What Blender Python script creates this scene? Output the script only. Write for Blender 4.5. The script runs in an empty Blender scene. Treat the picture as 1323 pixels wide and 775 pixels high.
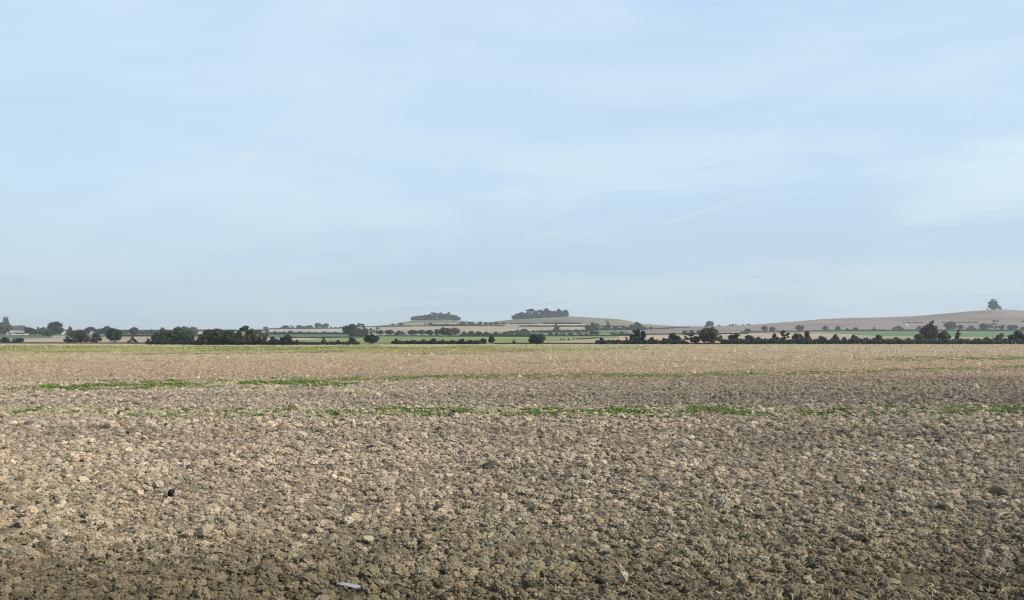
import bpy, math, random
import numpy as np
rng = np.random.default_rng(7)
random.seed(7)
R = math.radians
scn = bpy.context.scene
COL = scn.collection

# ------------------------------------------------------------------ camera geometry
F = 1038.0      # focal length in photo pixels (photo 1323 wide)
H = 3.0         # eye height above the field
CX, HZ = 661.5, 434.0

# ------------------------------------------------------------------ noise (numpy)
def _hash(ix, iy, s):
    n = (ix.astype(np.int64) * 374761393 + iy.astype(np.int64) * 668265263 + s * 1442695041) & 0xFFFFFFFF
    n = ((n ^ (n >> 13)) * 1274126177) & 0xFFFFFFFF
    n = n ^ (n >> 16)
    return (n & 0xFFFFFF) / float(0xFFFFFF)
def vnoise(x, y, s=0):
    ix = np.floor(x); iy = np.floor(y); fx = x - ix; fy = y - iy
    fx = fx * fx * (3 - 2 * fx); fy = fy * fy * (3 - 2 * fy)
    a = _hash(ix, iy, s); b = _hash(ix + 1, iy, s); c = _hash(ix, iy + 1, s); d = _hash(ix + 1, iy + 1, s)
    return (a + (b - a) * fx) * (1 - fy) + (c + (d - c) * fx) * fy
def fbm(x, y, s=0, o=4):
    t = 0; a = 1.0; n = 0
    for i in range(o):
        t = t + a * vnoise(x * 2 ** i + 13.1 * i, y * 2 ** i + 7.7 * i, s + i); n += a; a *= 0.5
    return t / n
def smooth(a, b, x):
    t = np.clip((x - a) / (b - a), 0, 1); return t * t * (3 - 2 * t)

# ------------------------------------------------------------------ terrain
SK_PX = [-900, -300, 0, 160, 330, 345, 440, 480, 500, 520, 533, 560, 592, 604, 620, 632, 645, 660, 680, 700, 740, 760, 790, 800, 814, 830, 860, 880, 920, 950, 980, 1010, 1040, 1060, 1100, 1140, 1180, 1210, 1250, 1283, 1300, 1323, 1450, 1700, 2200]
SK_Y = [428, 426, 426, 425.5, 425, 424.2, 422.6, 421, 418.8, 415.8, 413.4, 412.9, 413.1, 414.3, 416.2, 415.6, 414, 412.3, 410.5, 408.9, 408.2, 409.4, 411, 411.8, 414.2, 417.6, 419.8, 421, 420.8, 419.8, 418.2, 415.8, 413.6, 411.6, 409.9, 409.2, 407.6, 405.2, 401.6, 399.4, 399.2, 400.6, 404, 415, 426]
def ridge(px):
    return np.interp(px, [-900, 820, 960, 2200], [2100, 2100, 1700, 1700])
def yproj(px, Y):
    """photo row of the bare ground at column px, depth Y (piecewise hill profile)"""
    px = np.asarray(px, float); Y = np.asarray(Y, float)
    plane = HZ + H * F / np.maximum(Y, 1.0)
    mid = np.interp(Y, [450, 600, 800, 1000, 1250], [440.92, 438.3, 434.6, 431.2, 427.6])
    rr = ridge(px); S = np.interp(px, SK_PX, SK_Y)
    m0 = 427.6
    t = np.clip((Y - 1250) / (rr - 1250), 0, 1)
    e = 1 - (1 - t) ** 1.7
    far = m0 + (S - m0) * e
    y = np.where(Y < 450, plane, np.where(Y < 1250, mid, far))
    return y
def zground(X, Y):
    px = CX + F * X / np.maximum(Y, 1.0)
    rr = ridge(px)
    Yc = np.minimum(Y, rr)
    z = H - (yproj(px, Yc) - HZ) / F * Yc
    z = np.where(Y < 450, 0.0, z)
    k = smooth(0, 900, Y - rr)
    z = z * (1 - k) + k * np.minimum(z, 3.0)
    return z
def depth_of(px, y):
    if y > 441.0: return H * F / (y - HZ)
    Ys = np.linspace(430, float(ridge(px)), 1500)
    yy = yproj(np.full_like(Ys, px), Ys)
    i = int(np.argmax(yy <= y)) if (yy <= y).any() else len(Ys) - 1
    return float(Ys[i])
def at(px, y, Y=None):
    Y = Y or depth_of(px, y)
    X = (px - CX) / F * Y
    return X, Y, float(zground(np.array([X]), np.array([Y]))[0])
def soil_h(x, y):
    """ploughed micro relief"""
    near = 1 - smooth(30, 120, y)
    h = 0.09 * (fbm(x * 0.7, y * 0.7, 3, 3) - 0.5)
    b = np.abs(vnoise(x * 4.2, y * 4.2, 11) - 0.5) * 2
    h = h + 0.05 * (1 - b) * (0.4 + fbm(x * 0.4, y * 0.4, 40, 2))
    b2 = np.abs(vnoise(x * 9, y * 9, 17) - 0.5) * 2
    h = h + near * 0.028 * (1 - b2)
    h = h + near * 0.016 * (vnoise(x * 21, y * 21, 23) - 0.5)
    h = h + near * 0.02 * (vnoise(x * 37, y * 37, 29) - 0.5)
    return h - 0.05

# ------------------------------------------------------------------ albedo of the land
def L(r, g, b):
    c = np.array([r, g, b]) / 255.0
    return np.where(c <= 0.04045, c / 12.92, ((c + 0.055) / 1.055) ** 2.4)
G = 1.0
def land_color(X, Y):
    px = CX + F * X / Y
    onfield = Y < 440
    y = np.where(Y < 450, HZ + H * F / Y, yproj(px, np.minimum(Y, ridge(px))))
    n1 = fbm(X * 0.02, Y * 0.02, 5, 4); n2 = fbm(X * 0.25, Y * 0.06, 9, 3)
    yw = y + (n2 - 0.5) * 1.2 * np.clip((y - 444) / 30, 0, 2)
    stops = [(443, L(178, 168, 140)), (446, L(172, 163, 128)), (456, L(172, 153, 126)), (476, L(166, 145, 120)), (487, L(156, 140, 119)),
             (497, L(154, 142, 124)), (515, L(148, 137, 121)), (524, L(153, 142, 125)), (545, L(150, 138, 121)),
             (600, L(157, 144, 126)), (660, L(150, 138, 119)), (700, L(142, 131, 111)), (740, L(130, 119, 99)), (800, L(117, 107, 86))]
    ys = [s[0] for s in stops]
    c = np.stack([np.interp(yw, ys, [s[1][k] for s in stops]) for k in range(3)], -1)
    # olive cover of young growth along the far edge
    g = smooth(445.6, 448, y) * (1 - smooth(452, 459, y + (n2 - .5) * 5)) * np.interp(px, [0, 560, 760, 960, 1323], [1, 1, 0.6, 0.12, 0.03]) * (0.5 + n2)
    g = np.clip(g, 0, 1)[..., None]
    c = c * (1 - 0.85 * g) + 0.85 * g * L(134, 138, 82)
    tn = smooth(700, 950, px) * (1 - smooth(452, 462, y)) * 0.8
    c = c * (1 - tn[..., None]) + tn[..., None] * L(172, 154, 128)
    # damp greener strips where weeds stand
    for (bp, by, w, k) in BANDS:
        yc = np.interp(px, bp, by)
        m = np.exp(-((y - yc) / w) ** 2) * smooth(0.38, 0.62, fbm(X * 0.35, Y * 0.12, 31, 3)) * k
        c = c * (1 - m[..., None]) + m[..., None] * L(120, 128, 72)
    # darker right-hand soil in the middle distance
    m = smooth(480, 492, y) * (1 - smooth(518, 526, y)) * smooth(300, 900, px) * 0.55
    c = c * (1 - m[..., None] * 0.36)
    st = fbm(X * 0.012 + 4, Y * 0.55, 93, 3) - 0.5
    c = c * (1 + 0.5 * st * smooth(484, 492, y) * (1 - smooth(540, 580, y)))[..., None]
    # olive patches on the nearest soil, darker patches over the near field
    m = smooth(0.56, 0.7, fbm(X * 1.1, Y * 0.8, 77, 3)) * smooth(600, 720, y) * 0.2
    c = c * (1 - m[..., None]) + m[..., None] * L(112, 108, 66)
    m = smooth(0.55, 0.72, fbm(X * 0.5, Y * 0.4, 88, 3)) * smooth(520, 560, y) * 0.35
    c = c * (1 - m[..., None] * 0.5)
    # pale left foreground
    m = (1 - smooth(0, 760, px)) * smooth(540, 600, y) * (1 - smooth(690, 740, y)) * 0.2
    c = c * (1 - m[..., None]) + m[..., None] * L(178, 164, 138)
    # ---- fields beyond
    f = np.where((y[..., None] > 0), L(132, 132, 108), 0) * np.ones_like(c)
    f = f * (0.9 + 0.25 * n1[..., None])
    for (pp, top, bot, colr) in FIELDS:
        t = np.interp(px, pp, top); b = np.interp(px, pp, bot)
        m = (px >= pp[0]) & (px <= pp[-1]) & (y >= t) & (y <= b)
        stripe = 0.92 + 0.16 * fbm(X * 0.05 + Y * 0.012, Y * 0.012, 55, 3)
        zz = (HZ - y) * Y / F
        terr = 1 + 0.22 * (fbm(X * 0.004 + 3, zz * 0.55, 57, 3) - 0.5) * smooth(1400, 1700, Y) * 2
        mott = 1 + 0.25 * (fbm(X * 0.012, Y * 0.012, 58, 4) - 0.5) * 2
        f = np.where(m[..., None], colr * (stripe * terr * mott)[..., None], f)
    edge = np.interp(px, [0, 160, 200, 240, 480, 520, 1323], [442.9, 442.9, 443.6, 444.8, 444.6, 443.8, 443.6])
    isf = (y > edge) & onfield
    verge = (y > edge - 0.7) & onfield & ~isf
    f = np.where(verge[..., None], L(96, 88, 66), f)
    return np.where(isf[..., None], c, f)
BANDS = [([-400, 0, 60, 180, 250, 440, 560, 700, 880, 1100, 1200, 1323, 1700], [508, 503.5, 502.5, 500, 497.5, 492, 487, 485, 484, 480, 477.5, 475, 468], 2.4, 0.45),
         ([-400, 0, 240, 500, 900, 1323, 1700], [528, 532, 535, 533, 531.5, 529.5, 528], 5.0, 0.32),
         ([900, 1150, 1323, 1700], [466, 463.5, 462, 460], 2.6, 0.4)]
STUB = L(164, 150, 128); PALE = L(170, 160, 142); MAUVE = L(132, 120, 110); GRN = L(128, 136, 84); DGRN = L(96, 120, 80)
GG = L(94, 106, 82); HILLG = L(124, 120, 100); DARK = L(70, 72, 52)
FIELDS = [
    ([-600, 85, 240], [431, 431, 431], [437, 437, 437], GG),
    ([30, 85, 250], [436.6, 435.6, 434], [443.2, 443.2, 443.6], STUB),
    ([160, 300], [427.4, 427.4], [430.2, 430.2], PALE),
    ([68, 84], [433, 433], [435.2, 435.2], PALE),
    ([335, 450, 478], [424, 422.8, 421.6], [428.6, 428.6, 427], PALE),
    ([240, 470], [430.8, 430.8], [436, 436], GG),
    ([240, 405], [436, 436], [438, 438], PALE),
    ([240, 480], [438.2, 438.2], [444.6, 444.6], GRN),
    ([440, 600, 700, 790, 830], [434.6, 434.6, 434.6, 434.8, 434.2], [444, 444, 442, 437.2, 435], GRN),
    ([440, 700], [434.6, 434.6], [444.2, 444], GRN),
    ([690, 740, 800, 830], [441.8, 439.2, 435.4, 433.6], [444, 444, 444, 444], STUB),
    ([480, 560, 640], [431.4, 431.8, 431.8], [433, 433, 433], L(150, 160, 120)),
    ([476, 640, 760, 800], [421, 420.6, 421.2, 421.4], [427.6, 427.4, 425.6, 425.4], STUB),
    ([488, 533, 592, 650], [418, 413, 413, 414], [420.6, 420.4, 420, 420], HILLG),
    ([500, 640], [416.6, 417], [418, 418], L(160, 156, 128)),
    ([640, 700, 770, 830], [410, 408, 408, 416], [418, 418.2, 418, 419], HILLG * 0.9),
    ([652, 700, 800], [413.6, 412.2, 414.0], [414.6, 413.2, 414.8], HILLG * 0.68),
    ([690, 745, 812], [410.6, 410.4, 415.2], [411.2, 411.1, 415.8], HILLG * 1.25),
    ([655, 720, 790], [415.6, 415.2, 416.0], [416.3, 416.4, 417.0], HILLG * 0.75),
    ([500, 545, 600], [416.0, 414.6, 414.8], [416.6, 415.3, 415.6], HILLG * 0.75),
    ([648, 700, 762], [418.2, 418, 418], [419.5, 419.3, 419.2], L(176, 170, 152)),
    ([770, 815, 860, 905], [411, 413, 418, 420], [426, 425, 423, 423.5], L(126, 119, 98)),
    ([700, 745, 812], [427.8, 427.8, 427], [431.4, 431.2, 431], L(92, 112, 74)),
    ([820, 900, 1000, 1100, 1323, 1800], [421.6, 420.4, 414, 408, 398, 398], [430, 429, 426.6, 425.6, 425.6, 425.6], MAUVE),
    ([800, 960, 1090, 1110], [431.8, 430.6, 430.6, 430.6], [444, 444, 444, 444], L(172, 154, 130)),
    ([955, 1100, 1160], [427.6, 427.6, 427.6], [430.6, 431, 431], L(146, 134, 114)),
    ([1100, 1323, 1800], [430, 430, 430], [444, 444, 444], L(158, 142, 118)),
    ([1062, 1110, 1140, 1323, 1800], [427.4, 427.2, 427, 426.8, 426.8], [428.6, 432, 433.6, 434.8, 434.8], DGRN),
]

# ------------------------------------------------------------------ mesh helpers
def mesh_from(name, v, faces_idx, nper, cols=None, smooth_sh=False):
    """v (N,3); faces_idx (M,nper)"""
    me = bpy.data.meshes.new(name)
    M = len(faces_idx)
    me.vertices.add(len(v)); me.vertices.foreach_set('co', np.ascontiguousarray(v, np.float32).ravel())
    me.loops.add(M * nper); me.loops.foreach_set('vertex_index', np.ascontiguousarray(faces_idx, np.int32).ravel())
    me.polygons.add(M); me.polygons.foreach_set('loop_start', np.arange(0, M * nper, nper, dtype=np.int32))
    if smooth_sh: me.polygons.foreach_set('use_smooth', np.ones(M, bool))
    if cols is not None:
        a = me.color_attributes.new('col', 'FLOAT_COLOR', 'POINT')
        c = np.ones((len(v), 4), np.float32); c[:, :3] = cols
        a.data.foreach_set('color', c.ravel())
    me.update(calc_edges=True); me.validate()
    return me
def link(name, me, mat=None, parent=None, loc=None):
    o = bpy.data.objects.new(name, me); COL.objects.link(o)
    if mat is not None and me is not None and len(me.materials) == 0: me.materials.append(mat)
    if parent: o.parent = parent
    if loc is not None: o.location = loc
    return o
def tag(o, label=None, cat=None, group=None, kind=None):
    if label: o['label'] = label
    if cat: o['category'] = cat
    if group: o['group'] = group
    if kind: o['kind'] = kind
    return o

# ------------------------------------------------------------------ materials
def mat(name, base=(0.5, 0.5, 0.5), rough=0.9, attr=None, inst=False, bump=0.0, bscale=20, spec=0.2, var=0.0, trans=0.0, metal=0.0, mscale=None):
    m = bpy.data.materials.new(name); m.use_nodes = True
    nt = m.node_tree; N = nt.nodes; Lk = nt.links
    p = N['Principled BSDF']
    p.inputs['Roughness'].default_value = rough
    p.inputs['Specular IOR Level'].default_value = spec
    p.inputs['Metallic'].default_value = metal
    def mul(a, b):
        x = N.new('ShaderNodeMix'); x.data_type = 'RGBA'; x.blend_type = 'MULTIPLY'; x.inputs[0].default_value = 1
        if a is None: x.inputs[6].default_value = (*base, 1)
        else: Lk.new(a, x.inputs[6])
        if isinstance(b, tuple): x.inputs[7].default_value = b
        else: Lk.new(b, x.inputs[7])
        return x.outputs[2]
    out = None
    if attr:
        a = N.new('ShaderNodeAttribute'); a.attribute_name = attr
        if inst: a.attribute_type = 'INSTANCER'
        out = mul(a.outputs['Color'], (*base, 1))
    if var:
        oi = N.new('ShaderNodeObjectInfo'); mr = N.new('ShaderNodeMapRange')
        mr.inputs[3].default_value = 1 - var; mr.inputs[4].default_value = 1 + var
        Lk.new(oi.outputs['Random'], mr.inputs[0])
        cc = N.new('ShaderNodeCombineColor')
        for k in range(3): Lk.new(mr.outputs[0], cc.inputs[k])
        out = mul(out, cc.outputs[0])
    tc = N.new('ShaderNodeNewGeometry') if mscale else None
    if mscale:
        for sc_, amt in mscale:
            nz = N.new('ShaderNodeTexNoise'); nz.inputs['Scale'].default_value = sc_; nz.inputs['Detail'].default_value = 5
            nz.inputs['Roughness'].default_value = 0.65
            Lk.new(tc.outputs['Position'], nz.inputs['Vector'])
            mr = N.new('ShaderNodeMapRange'); mr.inputs[1].default_value = 0.3; mr.inputs[2].default_value = 0.7
            mr.inputs[3].default_value = 1 - amt; mr.inputs[4].default_value = 1 + amt
            Lk.new(nz.outputs[0], mr.inputs[0])
            cc = N.new('ShaderNodeCombineColor')
            for k in range(3): Lk.new(mr.outputs[0], cc.inputs[k])
            out = mul(out, cc.outputs[0])
    if out is not None: Lk.new(out, p.inputs['Base Color'])
    else: p.inputs['Base Color'].default_value = (*base, 1)
    if bump:
        g = N.new('ShaderNodeNewGeometry')
        nz = N.new('ShaderNodeTexNoise'); nz.inputs['Scale'].default_value = bscale; nz.inputs['Detail'].default_value = 4
        nz.inputs['Roughness'].default_value = 0.7
        Lk.new(g.outputs['Position'], nz.inputs['Vector'])
        b = N.new('ShaderNodeBump'); b.inputs['Strength'].default_value = bump; b.inputs['Distance'].default_value = 0.03
        Lk.new(nz.outputs[0], b.inputs['Height']); Lk.new(b.outputs[0], p.inputs['Normal'])
    if trans:
        t = N.new('ShaderNodeBsdfTranslucent'); ms = N.new('ShaderNodeMixShader'); ms.inputs[0].default_value = trans
        if out is not None: Lk.new(out, t.inputs[0])
        Lk.new(p.outputs[0], ms.inputs[1]); Lk.new(t.outputs[0], ms.inputs[2]); Lk.new(ms.outputs[0], N['Material Output'].inputs[0])
    return m
M_SOIL = mat('soil', (0.74, 0.72, 0.70), 0.95, 'col', bump=1.0, bscale=45, spec=0.08, mscale=[(1.3, 0.12), (16, 0.25), (70, 0.25)])  # base colour lowered to put shade into the gaps between clods
M_LAND = mat('farmland_soil', (1, 1, 1), 0.95, 'col', spec=0.05, mscale=[(0.03, 0.06), (0.3, 0.12)])
M_CLOD = mat('clod_soil', (1.0, 0.985, 0.965), 0.95, 'tint', inst=True, bump=1.0, bscale=70, spec=0.08, mscale=[(45, 0.28)])
M_CLOD2 = mat('far_clod_soil', (1, 1, 1), 0.95, 'col', spec=0.1)
M_WEED = mat('weed_leaf', (1, 1, 1), 0.6, 'col', spec=0.3, trans=0.25)
M_STRAW = mat('straw', (1, 1, 1), 0.6, 'col', spec=0.3)
KINDS = {'dark': (0.024, 0.038, 0.022), 'green': (0.042, 0.062, 0.030), 'olive': (0.062, 0.066, 0.030), 'brown': (0.056, 0.046, 0.032),
         'grey': (0.085, 0.090, 0.066), 'rust': (0.07, 0.045, 0.032)}
M_LEAF = {k: mat('foliage_' + k, c, 0.65, 'col', spec=0.25, var=0.22, trans=0.15) for k, c in KINDS.items()}
M_BARK = mat('bark', (0.07, 0.055, 0.04), 0.9, var=0.2, mscale=[(3, 0.3)])

# ------------------------------------------------------------------ ground sheets
def grid_sheet(name, us, Ys, zf, cf, mt, smooth_sh=True):
    U, YY = np.meshgrid(us, Ys)
    X = U * YY
    x, y = X.ravel(), YY.ravel()
    z = zf(x, y); c = cf(x, y)
    nu, ny = len(us), len(Ys)
    i = np.arange((ny - 1) * (nu - 1)); r = i // (nu - 1); k = i % (nu - 1)
    a = r * nu + k
    f = np.stack([a, a + 1, a + 1 + nu, a + nu], 1)
    me = mesh_from(name, np.stack([x, y, z], 1), f, 4, c, smooth_sh)
    return tag(link(name, me, mt), kind='structure')
us = np.concatenate([np.linspace(-1.3, -0.72, 120)[:-1], np.linspace(-0.72, 0.72, 1150), np.linspace(0.72, 1.3, 120)[1:]])
k = np.linspace(H * F / 3.0, H * F / 440.0, 1000)
k = np.concatenate([np.linspace(1038, 420, 160)[:-1], np.linspace(420, 7.4, 760)])
Ys = H * F / k
def zfield(x, y):
    return soil_h(x, y) * (1 - smooth(250, 310, y)) + zground(x, y)
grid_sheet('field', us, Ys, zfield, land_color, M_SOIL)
us2 = np.linspace(-1.3, 1.3, 1500)
Ys2 = np.concatenate([H * F / np.linspace(7.402, 6.93, 10)[:-1], np.linspace(449, 1250, 260)[:-1], np.linspace(1250, 2200, 260)[:-1], np.geomspace(2200, 9500, 60)])
def zland(x, y):
    return zground(x, y) + 0.35 * (fbm(x * 0.02, y * 0.02, 61, 3) - 0.5) * smooth(460, 700, y)
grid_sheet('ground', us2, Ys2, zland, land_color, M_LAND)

# ------------------------------------------------------------------ clods
def ico(sub):
    import bmesh
    bm = bmesh.new(); bmesh.ops.create_icosphere(bm, subdivisions=sub, radius=1)
    v = np.array([p.co[:] for p in bm.verts]); f = np.array([[q.index for q in p.verts] for p in bm.faces]); bm.free()
    return v, f
def gn_scatter(name, pos, rot, scl, idx, tint, mt, nproto=12, sub=4):
    n = len(pos)
    me = bpy.data.meshes.new(name)
    me.vertices.add(n); me.vertices.foreach_set('co', pos.astype(np.float32).ravel())
    for nm, ty, data, key in (('rot', 'FLOAT_VECTOR', rot, 'vector'), ('scl', 'FLOAT_VECTOR', scl, 'vector'), ('pick', 'INT', idx, 'value')):
        a = me.attributes.new(nm, ty, 'POINT'); a.data.foreach_set(key, np.ascontiguousarray(data).ravel())
    a = me.attributes.new('tint', 'FLOAT_COLOR', 'POINT'); c = np.ones((n, 4), np.float32); c[:, :3] = tint; a.data.foreach_set('color', c.ravel())
    o = link(name, me)
    ng = bpy.data.node_groups.new(name, 'GeometryNodeTree')
    ng.interface.new_socket('Geometry', in_out='INPUT', socket_type='NodeSocketGeometry')
    ng.interface.new_socket('Geometry', in_out='OUTPUT', socket_type='NodeSocketGeometry')
    N = ng.nodes; K = ng.links
    gi = N.new('NodeGroupInput'); go = N.new('NodeGroupOutput')
    g2i = N.new('GeometryNodeGeometryToInstance')
    for q in range(nproto):
        s = N.new('GeometryNodeMeshIcoSphere'); s.inputs['Radius'].default_value = 1; s.inputs['Subdivisions'].default_value = sub
        sp = N.new('GeometryNodeSetPosition'); p = N.new('GeometryNodeInputPosition')
        v = N.new('ShaderNodeTexVoronoi'); v.voronoi_dimensions = '4D'; v.feature = 'F1'
        v.inputs['Scale'].default_value = 1.5 + 0.2 * (q % 4); v.inputs['W'].default_value = q * 3.7
        nz = N.new('ShaderNodeTexNoise'); nz.noise_dimensions = '4D'; nz.inputs['W'].default_value = q * 2.3; nz.inputs['Scale'].default_value = 2.0; nz.inputs['Detail'].default_value = 6; nz.inputs['Roughness'].default_value = 0.6
        K.new(p.outputs[0], v.inputs['Vector']); K.new(p.outputs[0], nz.inputs['Vector'])
        m1 = N.new('ShaderNodeMath'); m1.operation = 'MULTIPLY_ADD'; m1.inputs[1].default_value = -0.75; m1.inputs[2].default_value = 0.72
        K.new(v.outputs['Distance'], m1.inputs[0])
        m2 = N.new('ShaderNodeMath'); m2.operation = 'MULTIPLY_ADD'; m2.inputs[1].default_value = 1.2
        K.new(nz.outputs[0], m2.inputs[0]); K.new(m1.outputs[0], m2.inputs[2])
        sc_ = N.new('ShaderNodeVectorMath'); sc_.operation = 'SCALE'; K.new(p.outputs[0], sc_.inputs[0]); K.new(m2.outputs[0], sc_.inputs['Scale'])
        K.new(s.outputs[0], sp.inputs[0]); K.new(sc_.outputs[0], sp.inputs['Position'])
        sm = N.new('GeometryNodeSetMaterial'); sm.inputs['Material'].default_value = mt; K.new(sp.outputs[0], sm.inputs[0])
        K.new(sm.outputs[0], g2i.inputs[0])
    iop = N.new('GeometryNodeInstanceOnPoints'); iop.inputs['Pick Instance'].default_value = True
    def attr(nm, ty):
        a = N.new('GeometryNodeInputNamedAttribute'); a.data_type = ty; a.inputs['Name'].default_value = nm; return a.outputs[0]
    K.new(gi.outputs[0], iop.inputs['Points']); K.new(g2i.outputs[0], iop.inputs['Instance'])
    K.new(attr('pick', 'INT'), iop.inputs['Instance Index'])
    e = N.new('FunctionNodeEulerToRotation'); K.new(attr('rot', 'FLOAT_VECTOR'), e.inputs[0]); K.new(e.outputs[0], iop.inputs['Rotation'])
    K.new(attr('scl', 'FLOAT_VECTOR'), iop.inputs['Scale'])
    K.new(iop.outputs[0], go.inputs[0])
    md = o.modifiers.new('scatter', 'NODES'); md.node_group = ng
    return o
def scatter(n, y0, y1, power, umax=0.74):
    """points between depths; density falls as depth**-power"""
    t = rng.random(n)
    a = 2 - power
    Y = (y0 ** a + t * (y1 ** a - y0 ** a)) ** (1 / a) if abs(a) > 1e-6 else y0 * (y1 / y0) ** t
    X = (rng.random(n) * 2 - 1) * umax * Y
    return X, Y
# near clods (instances)
def clod_tint(X, Y, n, amt=0.28):
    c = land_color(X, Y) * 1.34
    t = np.clip(rng.normal(1, amt, n), 0.5, 1.7)[:, None]
    w = rng.normal(0, 0.03, n)[:, None] * np.array([1, 0, -1])
    return np.clip(c * (t + w), 0.01, 0.75)
XA, YA = scatter(470000, 6.5, 60, 1.38)
keep = fbm(XA * 1.3, YA * 1.3, 91, 2) + 0.25 * rng.random(len(XA)) > 0.34
XA, YA = XA[keep], YA[keep]; n = len(XA)
size = np.clip(rng.lognormal(math.log(0.0132), 0.68, n), 0.005, 0.07) * (1 + 0.026 * (YA - 8)) * (1 - 0.55 * smooth(22, 60, YA))
size *= 0.6 + 0.85 * fbm(XA * 0.6, YA * 0.6, 14, 2)
scl = np.stack([size * rng.uniform(0.85, 1.5, n), size * rng.uniform(0.8, 1.3, n), size * rng.uniform(0.5, 1.0, n)], 1)
pos = np.stack([XA, YA, soil_h(XA, YA) + size * rng.uniform(0.0, 0.8, n)], 1)
for (fx, fy, fr) in [(452, 763, 0.15), (221, 641, 0.1), (265, 693, 0.1), (205, 628, 0.1), (631, 607, 0.1), (1085, 625, 0.13), (848, 620, 0.1), (1290, 640, 0.13), (805, 752, 0.07), (475, 700, 0.08)]:
    fX, fY, _ = at(fx, fy); size_ = np.hypot(XA - fX, (YA - fY + 0.12) * 0.8) < fr; scl[size_] *= 0.25
rot = np.stack([rng.normal(0, 0.35, n), rng.normal(0, 0.35, n), rng.uniform(0, 6.28, n)], 1).astype(np.float32)
o = gn_scatter('soil_clods', pos, rot, scl.astype(np.float32), rng.integers(0, 12, n).astype(np.int32), clod_tint(XA, YA, n), M_CLOD)
tag(o, 'crumbly grey brown soil clods strewn thickly over the near field', 'soil clods', kind='stuff')
# farther clods: one real mesh of little lumps
def lump_mesh(name, X, Y, Z, S, cols, flat=0.7):
    n = len(X)
    base = np.array([[1, 0, 0], [0.3, 0.95, 0], [-0.8, 0.6, 0], [-0.8, -0.6, 0], [0.3, -0.95, 0], [0, 0, 1], ], float)
    f0 = np.array([[0, 1, 5], [1, 2, 5], [2, 3, 5], [3, 4, 5], [4, 0, 5]])
    v = np.repeat(base[None], n, 0) * rng.uniform(0.6, 1.3, (n, 6, 1))
    a = rng.uniform(0, 6.28, n); ca, sa = np.cos(a)[:, None], np.sin(a)[:, None]
    x = v[..., 0] * ca - v[..., 1] * sa; y = v[..., 0] * sa + v[..., 1] * ca
    x = x + (v[..., 2] > 0) * rng.uniform(-.4, .4, (n, 1)); y = y + (v[..., 2] > 0) * rng.uniform(-.4, .4, (n, 1))
    z = v[..., 2] * flat * rng.uniform(0.6, 1.4, (n, 1)) - 0.25 * (v[..., 2] == 0)
    P = np.stack([X[:, None] + x * S[:, None], Y[:, None] + y * S[:, None], Z[:, None] + z * S[:, None]], -1).reshape(-1, 3)
    f = (f0[None] + (np.arange(n) * 6)[:, None, None]).reshape(-1, 3)
    return mesh_from(name, P, f, 3, np.repeat(cols, 6, 0))
XB, YB = scatter(380000, 28, 300, 1.2)
n = len(XB)
S = rng.lognormal(math.log(0.048), 0.45, n) * np.clip(0.75 + YB / 170, 0.85, 1.9)
o = link('distant_clods', lump_mesh('distant_clods', XB, YB, zfield(XB, YB), S, clod_tint(XB, YB, n, 0.34) * 0.76, 0.8), M_CLOD2)
tag(o, 'small pale clods covering the middle and far field', 'soil clods', kind='stuff')

# ------------------------------------------------------------------ weeds and straw
def blades(name, X, Y, Z, Ln, Wd, cols, lean=0.9, lo=0.3):
    """bent two-segment leaves"""
    n = len(X)
    a = rng.uniform(0, 6.283, n); d = np.stack([np.cos(a), np.sin(a)], 1); p = np.stack([-d[:, 1], d[:, 0]], 1)
    l1 = rng.uniform(lo, 1, n) * lean; up = np.sqrt(np.clip(1.2 - l1 * l1, 0.02, 1))
    P = np.zeros((n, 6, 3))
    for i, (t, w, dz) in enumerate(((0, 0.6, 0), (0.5, 1.0, 1), (1, 0.15, 1.25))):
        cx = X + d[:, 0] * Ln * t * l1; cy = Y + d[:, 1] * Ln * t * l1; cz = Z + Ln * up * dz * 0.5
        for s in (0, 1):
            q = (s * 2 - 1) * Wd * w * 0.5
            P[:, i * 2 + s] = np.stack([cx + p[:, 0] * q, cy + p[:, 1] * q, cz], 1)
    f0 = np.array([[0, 1, 3, 2], [2, 3, 5, 4]])
    f = (f0[None] + (np.arange(n) * 6)[:, None, None]).reshape(-1, 4)
    return mesh_from(name, P.reshape(-1, 3), f, 4, np.repeat(cols, 6, 0))
def weed_cloud(name, cx, cy, cr, per, ll, ww):
    idx = np.repeat(np.arange(len(cx)), per); n = len(idx)
    r = np.sqrt(rng.random(n)) * cr[idx]; a = rng.uniform(0, 6.283, n)
    X = cx[idx] + r * np.cos(a) * 1.5; Y = cy[idx] + r * np.sin(a)
    hh = (1 - 0.5 * (r / cr[idx])) * cr[idx] / 0.12
    g = np.clip(rng.normal(1, 0.3, n), 0.35, 1.8)[:, None]
    c = np.where(rng.random(n)[:, None] < 0.4, np.array([0.26, 0.31, 0.10]), np.array([0.15, 0.225, 0.045])) * g
    return blades(name, X, Y, soil_h(X, Y) + 0.055 + zground(X, Y), ll * rng.uniform(0.6, 1.3, n) * np.clip(hh, 0.5, 1.6), ww * rng.uniform(0.6, 1.4, n), c)
def band_points(n, b, spread, px0, px1, thresh, fs=(0.45, 0.9), seed=120):
    px = rng.uniform(px0, px1, n); y = np.interp(px, b[0], b[1]) + rng.normal(0, spread, n)
    Y = H * F / (y - HZ); X = (px - CX) / F * Y
    k = fbm(X * fs[0], Y * fs[1] * 0.4, seed, 3) > thresh
    return X[k], Y[k]
X1, Y1 = band_points(6500, BANDS[0], 1.8, -200, 1500, 0.51, (0.8, 2.2))
o = link('weed_strip', weed_cloud('weed_strip', X1, Y1, rng.uniform(0.06, 0.16, len(X1)), 14, 0.10, 0.045), M_WEED)
tag(o, 'thin green line of weeds crossing the field farther from the camera', 'weeds', kind='stuff')
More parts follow.
